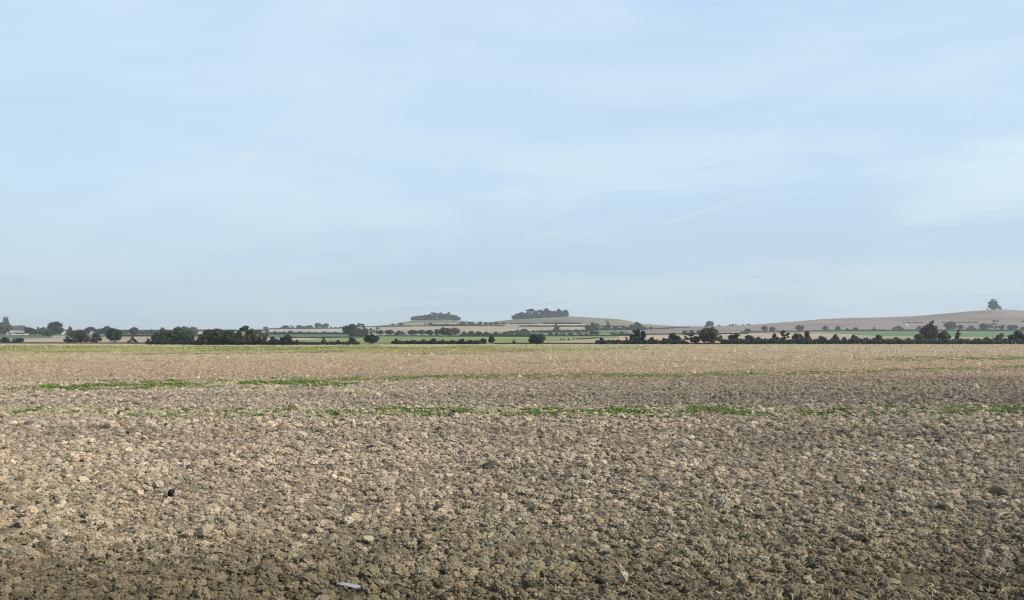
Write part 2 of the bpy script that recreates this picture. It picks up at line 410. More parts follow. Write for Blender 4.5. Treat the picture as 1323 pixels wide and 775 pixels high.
X2, Y2 = band_points(4600, BANDS[1], 3.0, 480, 1500, 0.54, (1.2, 2.6))
X3, Y3 = band_points(700, BANDS[1], 3.0, -150, 470, 0.62, (1.1, 2.6))
X2, Y2 = np.concatenate([X2, X3]), np.concatenate([Y2, Y3])
o = link('weed_strip', weed_cloud('weed_strip', X2, Y2, rng.uniform(0.06, 0.15, len(X2)), 22, 0.13, 0.045), M_WEED)
tag(o, 'broken line of low green weeds crossing the field nearer the camera', 'weeds', kind='stuff')
X4, Y4 = band_points(2400, ([-200, 250, 500], [503, 496, 492]), 2.8, 60, 460, 0.58, (0.9, 1.4), 171)
X5, Y5 = band_points(1100, BANDS[2], 1.6, 1130, 1500, 0.45)
X4, Y4 = np.concatenate([X4, X5]), np.concatenate([Y4, Y5])
o = link('weed_patch', weed_cloud('weed_patch', X4, Y4, rng.uniform(0.1, 0.24, len(X4)), 14, 0.13, 0.06), M_WEED)
tag(o, 'denser green weed growth widening the far weed line at left and right', 'weeds', kind='stuff')
# sparse young growth on the far edge
px = rng.uniform(-200, 1500, 60000); y = rng.uniform(445.3, 458, 60000)
Y = H * F / (y - HZ); X = (px - CX) / F * Y
kk = (rng.random(60000) < np.interp(px, [0, 560, 760, 960, 1323], [1, 1, 0.5, 0.06, 0.03])) & (vnoise(X * 0.08, Y * 0.05, 66) > 0.35 + (y - 445) / 30)
X, Y = X[kk], Y[kk]; n = len(X)
c = np.array([0.13, 0.15, 0.055]) * np.clip(rng.normal(1, 0.25, n), 0.4, 1.7)[:, None]
o = link('young_growth', blades('young_growth', X, Y, np.zeros(n), rng.uniform(0.13, 0.25, n) * Y / 240, rng.uniform(0.15, 0.35, n) * Y / 240, c, 0.8), M_WEED)
tag(o, 'yellow green strip of young growth along the far edge of the field', 'young crop', kind='stuff')
# single tufts one can point at
def tuft(px, y, rad, label):
    X, Y, z = at(px, y)
    o = link('weed_tuft', weed_cloud('weed_tuft', np.array([X]), np.array([Y]), np.array([rad]), 70, 0.11, 0.03), M_WEED)
    z0 = float(soil_h(np.array([X]), np.array([Y]))[0])
    o.data.transform(__import__('mathutils').Matrix.Translation((-X, -Y, -z0))); o.location = (X, Y, z0)
    tag(o, label, 'weed', 'single weed tufts on the soil')
tuft(41, 532, 0.17, 'dark green weed tuft alone at the far left of the nearer weed line')
tuft(125, 533, 0.14, 'small weed tuft just right of the leftmost tuft')
tuft(172, 538, 0.17, 'wide green weed tuft left of centre, lowest of the left-hand tufts')
tuft(379, 547, 0.12, 'lone little weed tuft below the nearer weed line, left of centre')
tuft(568, 537, 0.24, 'broad bright green weed clump in the lower edge of the nearer weed line')
tuft(861, 539, 0.15, 'weed clump hanging below the line, right of centre')
tuft(965, 533, 0.22, 'bright weed clump right of centre in the nearer weed line')
tuft(1310, 530, 0.2, 'bright green weed clump in the nearer line at the right edge')
tuft(508, 487, 0.2, 'tiny dark tuft on the far weed line near the centre')
# straw
def straw(n, y0, y1):
    X, Y = scatter(n, y0, y1, 1.9)
    px = CX + F * X / Y
    k = rng.random(n) < (0.25 + 0.75 * smooth(300, 900, px)) * (0.35 + smooth(0.45, 0.6, fbm(X * 0.9, Y * 0.9, 133, 2)))
    X, Y = X[k], Y[k]; n = len(X)
    c = np.array([0.62, 0.53, 0.36]) * np.clip(rng.normal(0.85, 0.25, n), 0.35, 1.3)[:, None]
    return blades('straw', X, Y, soil_h(X, Y) + rng.uniform(0.045, 0.09, n), np.clip(rng.lognormal(math.log(0.10), 0.45, n), 0.03, 0.2), rng.uniform(0.003, 0.0065, n), c, 1.09, 0.86)
o = link('straw_litter', straw(15000, 6.5, 24), M_STRAW)
tag(o, 'pale broken straw stalks lying among the near clods', 'straw', kind='stuff')

# large single clods and scrap
def big_clod(px, y, w, hgt, seed, colr, label, cat='clod', name='soil_clod', grp='large clods standing out of the near soil'):
    X, Y, z = at(px, y)
    v, f = ico(4)
    r2 = np.random.default_rng(seed)
    pts = r2.normal(size=(9, 3)); pts /= np.linalg.norm(pts, axis=1)[:, None]
    d = (v @ pts.T)
    lim = r2.uniform(0.62, 0.9, 9)
    s = np.min(np.where(d > 0.05, lim[None] / np.maximum(d, 0.05), 9), 1); s = np.minimum(s, 1.0)
    s = s * (0.72 + 0.6 * fbm(v[:, 0] * 3.2 + 9 + v[:, 2] * 2, v[:, 1] * 3.2 + v[:, 2] * 1.7 + 4, seed, 5))
    v = v * s[:, None] * np.array([w, w * 0.85, hgt])
    me = mesh_from(name, v, f, 3, np.repeat(np.array(colr)[None], len(v), 0), False)
    z0 = float(soil_h(np.array([X]), np.array([Y]))[0])
    o = link(name, me, M_BIG, loc=(X, Y, z0 + 0.03 + hgt * 0.6)); o.rotation_euler = (r2.uniform(-.2, .2), r2.uniform(-.25, .25), r2.uniform(0, 6))
    tag(o, label, cat, grp)
M_BIG = mat('large_clod_soil', (1, 1, 1), 0.93, 'col', bump=0.8, bscale=40, spec=0.12, mscale=[(18, 0.25)])
big_clod(265, 693, 0.11, 0.10, 1, L(170, 156, 130), 'big pale clod standing up in the lower left soil')
big_clod(205, 628, 0.13, 0.09, 2, L(178, 164, 138), 'pale clod just above left of the black lump')
big_clod(221, 641, 0.075, 0.075, 3, (0.022, 0.02, 0.02), 'small black lump lying among pale clods at left', 'lump', 'black_lump', None)
big_clod(631, 607, 0.13, 0.09, 4, (0.09, 0.08, 0.068), 'dark brown clod at mid distance near the centre')
big_clod(1085, 625, 0.16, 0.10, 5, L(120, 108, 92), 'broad flat brown clod on the right, far of the others')
big_clod(848, 620, 0.12, 0.09, 6, L(110, 104, 96), 'rounded grey clod right of centre')
big_clod(1290, 640, 0.17, 0.1, 7, L(122, 110, 95), 'dark flat clod near the right edge')
big_clod(805, 752, 0.075, 0.075, 8, L(172, 160, 134), 'pale wedge-shaped clod low in the soil right of centre')
big_clod(475, 700, 0.095, 0.055, 9, L(176, 162, 136), 'pale flat clod above the metal strip')
# bent metal strip
import bmesh
bm = bmesh.new()
prof = [(-0.150, 0.004, 0.006), (-0.11, 0.014, 0.012), (-0.05, 0.019, 0.014), (0.02, 0.021, 0.010), (0.08, 0.023, 0.006), (0.125, 0.026, 0.004), (0.138, 0.016, 0.012)]
top = [(bm.verts.new((x, w, z + 0.012)), bm.verts.new((x + 0.006, -w, z))) for x, w, z in prof]
bot = [(bm.verts.new((x, w, z + 0.0095)), bm.verts.new((x + 0.006, -w, z - 0.0025))) for x, w, z in prof]
for i in range(len(prof) - 1):
    bm.faces.new((top[i][1], top[i + 1][1], top[i + 1][0], top[i][0])); bm.faces.new((bot[i][0], bot[i + 1][0], bot[i + 1][1], bot[i][1]))
    bm.faces.new((top[i][0], top[i + 1][0], bot[i + 1][0], bot[i][0])); bm.faces.new((top[i + 1][1], top[i][1], bot[i][1], bot[i + 1][1]))
bm.faces.new((top[0][0], bot[0][0], bot[0][1], top[0][1])); bm.faces.new((top[-1][1], bot[-1][1], bot[-1][0], top[-1][0]))
me = bpy.data.meshes.new('metal_strip'); bm.to_mesh(me); bm.free()
X, Y, z = at(452, 763)
M_MET = mat('dull_metal', (0.30, 0.31, 0.32), 0.7, metal=0.0, spec=0.5, mscale=[(40, 0.25)])
o = link('metal_strip', me, M_MET, loc=(X, Y, float(soil_h(np.array([X]), np.array([Y]))[0]) + 0.07)); o.rotation_euler = (R(16), R(4), R(-14)); o.scale = (1.05, 1.15, 1)
tag(o, 'bent grey metal strip lying on the soil at the bottom of the view', 'metal scrap')

# ------------------------------------------------------------------ trees
def lobes_for(shape, r):
    Lb = []
    def add(x, y, z, rx, rz=None): Lb.append((x, y, z, rx, rz or rx))
    if shape == 'round':
        add(0, 0, 0.53, 0.36, 0.42)
        for i in range(22):
            a = r.uniform(0, 6.28); t = r.uniform(-0.75, 1); q = math.sqrt(max(0, 1 - t * t)) * r.uniform(0.8, 1)
            add(0.31 * q * math.cos(a), 0.31 * q * math.sin(a), 0.53 + 0.34 * t, r.uniform(0.10, 0.17))
    elif shape == 'broad':
        for i in range(22):
            a = r.uniform(0, 6.28); q = r.uniform(0, 1) ** 0.6
            add(0.37 * q * math.cos(a), 0.37 * q * math.sin(a), 0.2 + 0.62 * (1 - q * q) * r.uniform(0.25, 1), r.uniform(0.10, 0.18), r.uniform(0.12, 0.17))
    elif shape == 'gappy':
        for i in range(15):
            a = r.uniform(0, 6.28); q = r.uniform(0.1, 1) ** 0.7; zz = r.uniform(0.16, 0.92)
            q *= math.sqrt(max(0.1, 1 - ((zz - 0.55) / 0.45) ** 2))
            add(0.38 * q * math.cos(a), 0.38 * q * math.sin(a), zz, r.uniform(0.08, 0.14), r.uniform(0.06, 0.10))
    elif shape == 'tall':
        for i in range(18):
            zz = r.uniform(0.15, 0.95); q = (1 - abs(zz - 0.4) * 1.1)
            a = r.uniform(0, 6.28); add(0.28 * q * math.cos(a), 0.28 * q * math.sin(a), zz, r.uniform(0.12, 0.2) * max(q, .5), r.uniform(0.07, 0.12))
    elif shape == 'bush':
        for i in range(18):
            a = r.uniform(0, 6.28); q = r.uniform(0, 1) ** 0.6
            add(0.36 * q * math.cos(a), 0.36 * q * math.sin(a), 0.14 + 0.66 * (1 - q ** 2) * r.uniform(0.3, 1), r.uniform(0.13, 0.2), r.uniform(0.13, 0.19))
    elif shape == 'ball':
        add(0, 0, 0.48, 0.37, 0.42)
        for i in range(26):
            a = r.uniform(0, 6.28); t = r.uniform(-1, 1); q = math.sqrt(1 - t * t)
            add(0.34 * q * math.cos(a), 0.34 * q * math.sin(a), 0.48 + 0.38 * t, r.uniform(0.1, 0.15))
    elif shape == 'cone':
        for i in range(22):
            zz = r.uniform(0.1, 0.95); q = (1.02 - zz)
            a = r.uniform(0, 6.28); add(0.34 * q * math.cos(a), 0.34 * q * math.sin(a), zz, max(0.06, 0.16 * q), 0.08)
    elif shape == 'pine':
        for i in range(9):
            a = r.uniform(0, 6.28); q = r.uniform(0, 1)
            add(0.33 * q * math.cos(a), 0.33 * q * math.sin(a), r.uniform(0.72, 0.92), r.uniform(0.12, 0.18), r.uniform(0.06, 0.09))
        for i in range(7):
            a = r.uniform(0, 6.28); add(0.22 * math.cos(a), 0.25 * math.sin(a), r.uniform(0.12, 0.68), 0.12, 0.1)
    return Lb
ICO1 = ico(2)
def leaf_cloud(Lb, n, leaf, r, sx=1, dens=None):
    """leaf-clump quads through the lobes plus a ragged inner mass; unit tree coordinates"""
    Lb = np.array(Lb); m = len(Lb)
    w = Lb[:, 3] * Lb[:, 4]; w = w / w.sum()
    k = r.choice(m, n, p=w)
    d = r.normal(size=(n, 3)); d /= np.linalg.norm(d, axis=1)[:, None]
    rad = r.uniform(0.70, 1.08, n) + (r.random(n) < 0.16) * r.uniform(0, 0.38, n)
    P = Lb[k, :3] + d * rad[:, None] * Lb[k][:, [3, 3, 4]]
    nrm = d + r.normal(size=(n, 3)) * 0.55; nrm /= np.linalg.norm(nrm, axis=1)[:, None]
    t1 = np.cross(nrm, r.normal(size=(n, 3))); t1 /= np.linalg.norm(t1, axis=1)[:, None]; t2 = np.cross(nrm, t1)
    s = leaf * r.uniform(0.5, 1.4, n)[:, None]
    q = np.stack([P - t1 * s, P + t2 * s * 0.8, P + t1 * s, P - t2 * s * 0.8], 1)
    lt = r.uniform(0.75, 1.3, m)
    c = (lt[k] * np.clip(r.normal(1, 0.2, n), 0.5, 1.6))[:, None] * np.ones(3)
    hue = r.uniform(-0.12, 0.12, m)[k][:, None] * np.array([1, -0.1, -0.5]) + 1
    c = np.repeat(c * hue, 4, 0)
    V = [q.reshape(-1, 3)]; Fq = np.arange(n * 4).reshape(n, 4)
    tv, tf = ICO1
    cv = []; cf = []; off = n * 4
    for i in range(m):
        sc_ = (0.78 + 0.18 * r.random(len(tv)))[:, None]
        cv.append(Lb[i, :3] + tv * Lb[i][[3, 3, 4]] * sc_ * 0.88); cf.append(tf + off); off += len(tv)
    V.append(np.concatenate(cv)); tri = np.concatenate(cf)
    V = np.concatenate(V); cc = np.concatenate([c, np.ones((len(V) - n * 4, 3)) * 0.8])
    return V, Fq, tri, cc
def mixed_mesh(name, V, Fq, tri, cc):
    me = bpy.data.meshes.new(name)
    nq, nt_ = len(Fq), len(tri)
    me.vertices.add(len(V)); me.vertices.foreach_set('co', V.astype(np.float32).ravel())
    idx = np.concatenate([Fq.ravel(), tri.ravel()]).astype(np.int32)
    me.loops.add(len(idx)); me.loops.foreach_set('vertex_index', idx)
    me.polygons.add(nq + nt_)
    st = np.concatenate([np.arange(nq) * 4, nq * 4 + np.arange(nt_) * 3]).astype(np.int32)
    me.polygons.foreach_set('loop_start', st)
    a = me.color_attributes.new('col', 'FLOAT_COLOR', 'POINT'); c = np.ones((len(V), 4), np.float32); c[:, :3] = cc; a.data.foreach_set('color', c.ravel())
    me.update(calc_edges=True)
    return me
def tube(bm, pts, n=6):
    prev = None
    for i, (x, y, z, rr) in enumerate(pts):
        ring = [bm.verts.new((x + rr * math.cos(2 * math.pi * j / n), y + rr * math.sin(2 * math.pi * j / n), z)) for j in range(n)]
        if prev:
            for j in range(n): bm.faces.new((prev[j], prev[(j + 1) % n], ring[(j + 1) % n], ring[j]))
        prev = ring
    bm.faces.new(prev)
def trunk_mesh(shape, r):
    bm = bmesh.new()
    rr = 0.022 if shape in ('pine', 'tall') else 0.034
    tube(bm, [(0, 0, -0.04, rr * 1.5), (0.004, 0, 0.08, rr), (0.01, 0.01, 0.3, rr * 0.8), (-0.01, 0.0, 0.6, rr * 0.5), (0, 0, 0.8, rr * 0.15)])
    for i in range(5):
        a = r.uniform(0, 6.28); z0 = r.uniform(0.25, 0.5); q = r.uniform(0.15, 0.3)
        tube(bm, [(0, 0, z0, rr * 0.5), (q * 0.5 * math.cos(a), q * 0.5 * math.sin(a), z0 + 0.12, rr * 0.35), (q * math.cos(a), q * math.sin(a), z0 + 0.28, rr * 0.12)], 5)
    me = bpy.data.meshes.new('trunk'); bm.to_mesh(me); bm.free(); me.materials.append(M_BARK)
    return me
_cache = {}
def protos(shape, kind, var):
    key = (shape, kind, var)
    if key not in _cache:
        kb = (shape, var)
        if kb not in _cache:
            sd = sum(ord(c) for c in shape) * 7 + var
            r = np.random.default_rng(sd)
            V, Fq, tri, cc = leaf_cloud(lobes_for(shape, r), {'gappy': 1500, 'pine': 900, 'tall': 1300}.get(shape, 2300), 0.032, r)
            lo, hi = V[:, 2].min(), V[:, 2].max()
            V[:, 2] = V[:, 2] / hi
            wx = np.percentile(np.abs(V[:, 0]), 99.5); V[:, :2] *= 0.5 / wx
            _cache[kb] = (mixed_mesh('crown', V, Fq, tri, cc), trunk_mesh(shape, r))
        c, t = _cache[kb]
        c = c.copy(); c.materials.clear(); c.materials.append(M_LEAF[kind])
        _cache[key] = (c, t)
    return _cache[key]
ORD = ['first', 'second', 'third', 'fourth', 'fifth', 'sixth', 'seventh', 'eighth', 'ninth', 'tenth', 'eleventh', 'twelfth', 'thirteenth', 'fourteenth', 'fifteenth', 'sixteenth', 'seventeenth', 'eighteenth', 'nineteenth', 'twentieth', 'twenty-first', 'twenty-second', 'twenty-third', 'twenty-fourth', 'twenty-fifth', 'twenty-sixth']
ntree = 0
def tree(px, ytop, ybase, w, kind, shape, label, group, cat=None, Y=None):
    global ntree; ntree += 1
    X, Yd, z = at(px, ybase, Y)
    h = (ybase - ytop) * Yd / F; ww = w * Yd / F
    c, t = protos(shape, kind, ntree % 3)
    isb = shape in ('bush',)
    nm = 'bush' if isb else {'cone': 'conifer', 'pine': 'pine_tree', 'tall': 'poplar_tree'}.get(shape, 'tree')
    e = link(nm, None, loc=(X, Yd, z - 0.02 * h)); e.scale = (ww, ww, h * 1.03); e.rotation_euler = (0, 0, (ntree * 2.399) % 6.283)
    tag(e, label, cat or ('bush' if isb else 'tree'), group)
    link('crown', c, parent=e); link('trunk', t, parent=e)
    return e
LOOK = {'dark': 'dark green', 'green': 'green', 'olive': 'olive green', 'brown': 'brownish', 'grey': 'pale grey-green', 'rust': 'reddish brown'}
SHP = {'round': 'rounded', 'broad': 'broad', 'gappy': 'thin-crowned', 'tall': 'tall narrow', 'bush': 'low', 'ball': 'ball-shaped', 'cone': 'pointed', 'pine': 'high-topped'}
def row(items, place, group, noun='tree'):
    """items: (px, ytop, ybase, w, kind, shape[, own label])"""
    items = sorted(items, key=lambda t: t[0])
    if 'clump on the' in place: items = [(i_[0], i_[1], i_[2], i_[3] * 1.3) + i_[4:] for i_ in items]
    for i, it in enumerate(items):
        lb = it[6] if len(it) > 6 else f"{LOOK[it[4]]} {SHP[it[5]]} {noun}, {ORD[i]} from left {place}"
        tree(*it[:6], lb, group)

# near hedge line (about 300 m)
row([(4, 434, 442.7, 17, 'dark', 'bush'), (18, 436.5, 442.5, 7, 'brown', 'bush'), (25.5, 435.3, 442.6, 10, 'dark', 'round', 'small round dark tree standing between two low bushes at far left'),
     (87, 433.5, 442, 11, 'dark', 'bush'), (105, 425.5, 442, 25, 'brown', 'bush', 'large grey-brown bush left of a lower matching bush, far left hedge'),
     (125, 428.5, 441.6, 17, 'brown', 'bush', 'lower grey-brown bush between the large brown bush and dark tree'),
     (147.5, 421.5, 442.4, 19, 'dark', 'round', 'dark round tree with visible trunk on the pale stubble at left')],
    'in front of the pale far-left field', 'bushes on the field edge at far left', 'bush')
row([(171, 433.6, 443, 13, 'dark', 'cone'), (191.5, 436, 443, 7, 'dark', 'bush'), (204, 428, 443.8, 20, 'green', 'bush'), (213, 421, 443.8, 24, 'green', 'broad'), (209, 427, 444.2, 13, 'brown', 'bush'),
     (229, 420.8, 443.8, 27, 'green', 'broad'), (240, 424, 444, 20, 'green', 'round'), (248, 431, 444.2, 10, 'olive', 'bush')],
    'in the dense left-hand copse', 'trees of the left-hand copse', 'tree')
row([(259, 430, 445, 14, 'brown', 'bush'), (269, 424, 445, 24, 'brown', 'broad'), (281, 422.5, 445, 24, 'green', 'round'), (296, 425, 445, 26, 'green', 'broad'), (308, 426, 445, 20, 'dark', 'bush'),
     (318, 419, 445, 22, 'olive', 'gappy'), (327, 428, 445, 16, 'brown', 'broad'), (339.5, 429.5, 445, 13, 'olive', 'gappy'), (354, 433.5, 445, 17, 'dark', 'bush'), (364, 434, 445, 14, 'dark', 'bush'),
     (372, 431, 445, 13, 'green', 'round'), (384, 437.5, 445, 6, 'brown', 'bush')],
    'in the second copse on the left', 'trees of the second copse', 'tree')
row([(418, 434, 444.7, 9, 'dark', 'cone'), (437, 438, 444.7, 9, 'dark', 'bush'), (454, 434.8, 444.6, 16, 'dark', 'bush'), (480, 430, 444.2, 20, 'dark', 'round', 'squarish dark tree standing alone between two hedges left of centre')],
    'rising from the low hedge left of centre', 'bushes in the low hedge left of centre', 'bush')
row([(512, 436.2, 444, 9, 'dark', 'bush'), (524, 439, 444, 10, 'dark', 'bush'), (533, 438, 444, 12, 'dark', 'bush'), (547, 437.2, 444, 13, 'dark', 'bush'), (559, 436, 444, 14, 'dark', 'bush'), (571, 437.4, 444, 13, 'dark', 'bush'),
     (584, 438, 444, 12, 'dark', 'bush'), (597, 436.4, 444, 12, 'dark', 'bush'), (607, 437.6, 444, 11, 'dark', 'bush'), (616, 438.8, 444, 8, 'dark', 'bush')],
    'in the isolated dark central hedge', 'bushes merged into the central hedge', 'bush')
tree(624.5, 436, 443.7, 8.5, 'dark', 'ball', 'small dark ball of a bush just off the right end of the central hedge', 'lone bushes near the field centre')
tree(635, 432, 443.7, 9, 'dark', 'round', 'upright dark little tree right of the central hedge', 'lone bushes near the field centre')
tree(664, 437.3, 443.6, 6, 'dark', 'cone', 'tiny pointed dark shrub alone on the edge of the light green field', 'lone bushes near the field centre')
tree(693, 430.4, 444, 24, 'dark', 'ball', 'big round solitary dark bush at the middle of the field edge', 'lone bushes near the field centre')
row([(778, 434.4, 444, 13, 'dark', 'bush'), (809, 433.6, 443.6, 4, 'brown', 'gappy'), (823, 435, 444, 14, 'dark', 'bush'), (826, 423.6, 443.8, 21, 'dark', 'gappy', 'tall wind-shaped dark tree with open branches, right of centre'),
     (832, 428, 443.8, 8, 'dark', 'gappy'), (817, 430, 443.8, 10, 'dark', 'gappy'), (843, 434, 443.8, 14, 'dark', 'bush'), (858, 435, 443.8, 10, 'brown', 'bush'),
     (871, 428, 443.8, 22, 'dark', 'broad'), (893, 429, 443.8, 18, 'dark', 'gappy'), (899, 433, 443.8, 12, 'dark', 'round'),
     (917, 421, 443.8, 27, 'olive', 'ball', 'largest round olive-topped tree in the hedge right of centre'), (931, 432, 443.6, 8, 'olive', 'tall'), (949, 429.5, 443.8, 20, 'green', 'gappy'), (968, 431.5, 443.8, 12, 'dark', 'round')],
    'in the ragged hedge right of centre', 'trees of the ragged hedge right of centre', 'tree')
row([(979, 433.5, 443.8, 14, 'green', 'bush'), (1000, 429.6, 443.8, 14, 'dark', 'broad'), (1013, 425.4, 443.8, 14, 'olive', 'gappy'), (1031, 428.4, 443.8, 16, 'brown', 'round'), (1042, 426.6, 443.8, 14, 'brown', 'broad'),
     (1062, 432.5, 443.8, 14, 'olive', 'bush'), (1080, 430.6, 443.8, 13, 'green', 'broad'), (1104, 430.6, 443.8, 14, 'green', 'broad'), (1091, 434, 443.8, 12, 'green', 'bush'), (1118, 435, 443.8, 10, 'green', 'bush'),
     (1136, 431.4, 443.8, 19, 'green', 'broad'), (1156, 434.2, 443.8, 13, 'green', 'bush'), (1187, 430, 443.8, 14, 'green', 'round'), (1174, 435, 443.8, 12, 'green', 'bush'),
     (1201, 416, 442, 22, 'brown', 'round', 'tall purplish brown tree towering over the right-hand hedge'), (1204, 412.4, 443, 8, 'rust', 'gappy'),
     (1220, 426, 443.8, 16, 'olive', 'round'), (1238, 425.6, 443.8, 15, 'olive', 'cone'), (1259, 435.5, 443.8, 12, 'olive', 'bush'),
     (1274, 434, 443.8, 16, 'green', 'bush'), (1292, 428.4, 443.8, 17, 'olive', 'broad'), (1316, 426, 443.8, 26, 'dark', 'broad'), (1345, 428, 443.8, 22, 'dark', 'round')],
    'in the long right-hand hedge', 'trees of the long right-hand hedge', 'tree')

# village, far left
row([(5, 415, 431.5, 19, 'grey', 'round', 'grey-green round tree below the tall ragged poplars at far left'),
     (5.5, 407.6, 428, 4.5, 'brown', 'tall', 'tall ragged poplar, left of the pair at the left edge'), (9, 407.4, 428, 5, 'brown', 'tall', 'tall ragged poplar, right of the pair at the left edge'),
     (28.5, 419, 429, 9, 'rust', 'round', 'dark reddish tree behind the white building, beside the brown roof'), (38, 421, 432.4, 13, 'dark', 'round'), (44.5, 424, 432.4, 9, 'green', 'round'), (49.5, 421, 433, 4.5, 'brown', 'gappy'),
     (57, 421, 434, 13, 'olive', 'round'), (63, 424, 434.4, 14, 'green', 'round'), (71, 413.8, 432.4, 19, 'dark', 'round', 'biggest round dark tree of the village, left of the white gabled house'),
     (80, 423.6, 427.8, 8, 'green', 'round'), (91, 420.6, 433.6, 11, 'olive', 'broad'), (96, 426, 438, 12, 'green', 'round'), (103, 424.2, 432, 9, 'green', 'round'), (110.5, 424, 430.5, 6, 'dark', 'round'),
     (117, 420.8, 430.8, 13, 'dark', 'round'), (129, 423, 431.4, 13, 'dark', 'round'), (138.5, 420, 433, 13, 'green', 'round'), (152, 424.6, 433.6, 11, 'green', 'bush')],
    'among the far-left houses', 'trees among the far-left houses')
row([(173.5, 420.6, 434, 11, 'brown', 'round'), (196, 424, 431, 6, 'dark', 'bush'), (239, 420.2, 434, 13, 'grey', 'round'), (250, 420, 434, 12, 'grey', 'round'), (334, 424.6, 431.5, 10, 'green', 'round')],
    'behind the left copses', 'far trees behind the left copses')
# skyline trees over the pale slope
row([(343, 420.8, 425, 7, 'grey', 'round'), (357, 423, 424.8, 7, 'brown', 'bush'), (363, 422, 424.8, 6, 'green', 'round'), (369, 419.2, 424.6, 9, 'green', 'round'), (376, 419.6, 424.4, 9, 'grey', 'gappy'), (386.5, 419, 424.4, 10, 'dark', 'round'),
     (394, 420.4, 424.2, 8, 'green', 'round'), (400, 419, 424.2, 10, 'green', 'round'), (410.5, 416.2, 424, 10, 'green', 'round'), (416, 418, 423.8, 6, 'green', 'round'), (421, 416.2, 423.8, 8, 'green', 'round'),
     (427.5, 420, 423.4, 3.5, 'dark', 'cone'), (433.5, 421.4, 423.4, 6, 'green', 'bush')],
    'on the skyline above the pale slope', 'skyline trees above the pale slope')
row([(447, 418.4, 432, 10, 'dark', 'round'), (455, 417, 435, 18, 'dark', 'round'), (466, 416.8, 433, 17, 'dark', 'gappy'), (461, 422, 435.4, 22, 'green', 'broad'), (472, 423, 435.4, 10, 'green', 'round'),
     (480, 423, 433, 9, 'green', 'gappy'), (488, 421.6, 433, 6, 'green', 'gappy')],
    'in the tall bluish clump left of centre', 'tall clump left of centre')
# mid hedge trees 330..450
row([(325, 426, 432.6, 12, 'green', 'bush'), (346, 426.6, 432, 10, 'grey', 'bush'), (356, 426.4, 431.8, 9, 'brown', 'bush'), (367, 427, 431.6, 8, 'green', 'bush'), (375, 426.2, 431.4, 10, 'green', 'bush'), (389, 427, 431.2, 12, 'dark', 'bush'),
     (400, 427.4, 431, 12, 'dark', 'bush'), (418, 427.4, 431, 11, 'dark', 'bush'), (433, 427.6, 431, 12, 'dark', 'bush')],
    'in the hedge below the pale slope', 'bushes of the hedge below the pale slope', 'bush')
# central tree line at the far side of the light green field
row([(492, 425.4, 432, 8, 'green', 'round'), (503, 424.8, 432.2, 13, 'dark', 'round'), (515, 425.8, 432.2, 12, 'dark', 'bush'), (520, 427, 432, 10, 'green', 'bush'), (533, 425, 432.4, 13, 'dark', 'round'), (544.5, 424.6, 432.4, 10, 'dark', 'round'),
     (555, 425, 433, 13, 'dark', 'round'), (564.5, 424, 433, 7, 'dark', 'round'), (574, 421, 434, 15, 'dark', 'round', 'tallest bluish dark tree of the central tree line'), (581, 423, 434, 9, 'brown', 'round'),
     (588, 422, 433, 13, 'rust', 'round', 'reddish brown tree beside the tallest of the central tree line'), (600, 427, 433.6, 12, 'dark', 'bush'), (609, 426.4, 433.4, 9, 'green', 'round'), (619, 427, 433.4, 13, 'dark', 'bush'), (629, 427.2, 433.4, 11, 'dark', 'bush'),
     (641, 427.4, 433.4, 12, 'dark', 'bush'), (652, 427.8, 433.4, 12, 'green', 'bush')],
    'in the central tree line', 'trees of the central tree line')
# foot of the two clump hills
row([(507.5, 417, 420.6, 4.5, 'green', 'round'), (518, 415.8, 420.6, 7.5, 'green', 'round'), (550, 416.2, 420, 4, 'green', 'gappy'), (556, 415.6, 420, 7, 'green', 'round'), (563, 417, 420, 6, 'brown', 'bush'), (598, 415, 420, 9, 'green', 'round'),
     (608, 414.4, 420, 9, 'green', 'round'), (617, 417, 420, 5, 'green', 'bush'), (620.5, 414, 419.6, 5, 'dark', 'round'), (627.5, 414.8, 419.4, 6.5, 'green', 'round'), (634, 415.6, 419.4, 7, 'green', 'round'), (641, 414.6, 419, 8, 'green', 'round'), (650, 415.4, 418.4, 9, 'green', 'bush')],
    'in the hedge between both clump hills', 'hedge trees below the two clump hills')
# left clump
row([(535, 407.6, 413.3, 6, 'green', 'round'), (540, 406.8, 413.2, 7, 'green', 'round'), (545, 406.2, 413.2, 7, 'dark', 'round'), (550, 405.6, 413.2, 7, 'green', 'round'), (555, 404.6, 413.2, 7, 'green', 'round'), (559.5, 402.6, 413.2, 6, 'dark', 'pine'),
     (563, 403.2, 413.2, 7, 'green', 'round'), (567.5, 402.6, 413.2, 6, 'green', 'pine'), (571, 403.6, 413.2, 7, 'green', 'round'), (575, 404.2, 413.2, 7, 'dark', 'round'), (579.6, 402.2, 413.2, 4, 'green', 'pine'), (583, 405, 413.2, 7, 'green', 'round'), (587.5, 406, 413.2, 7, 'dark', 'round'), (591.5, 409.6, 413.2, 5, 'green', 'round')],
    'in the clump on the lower hill', 'hilltop clump on the lower hill')
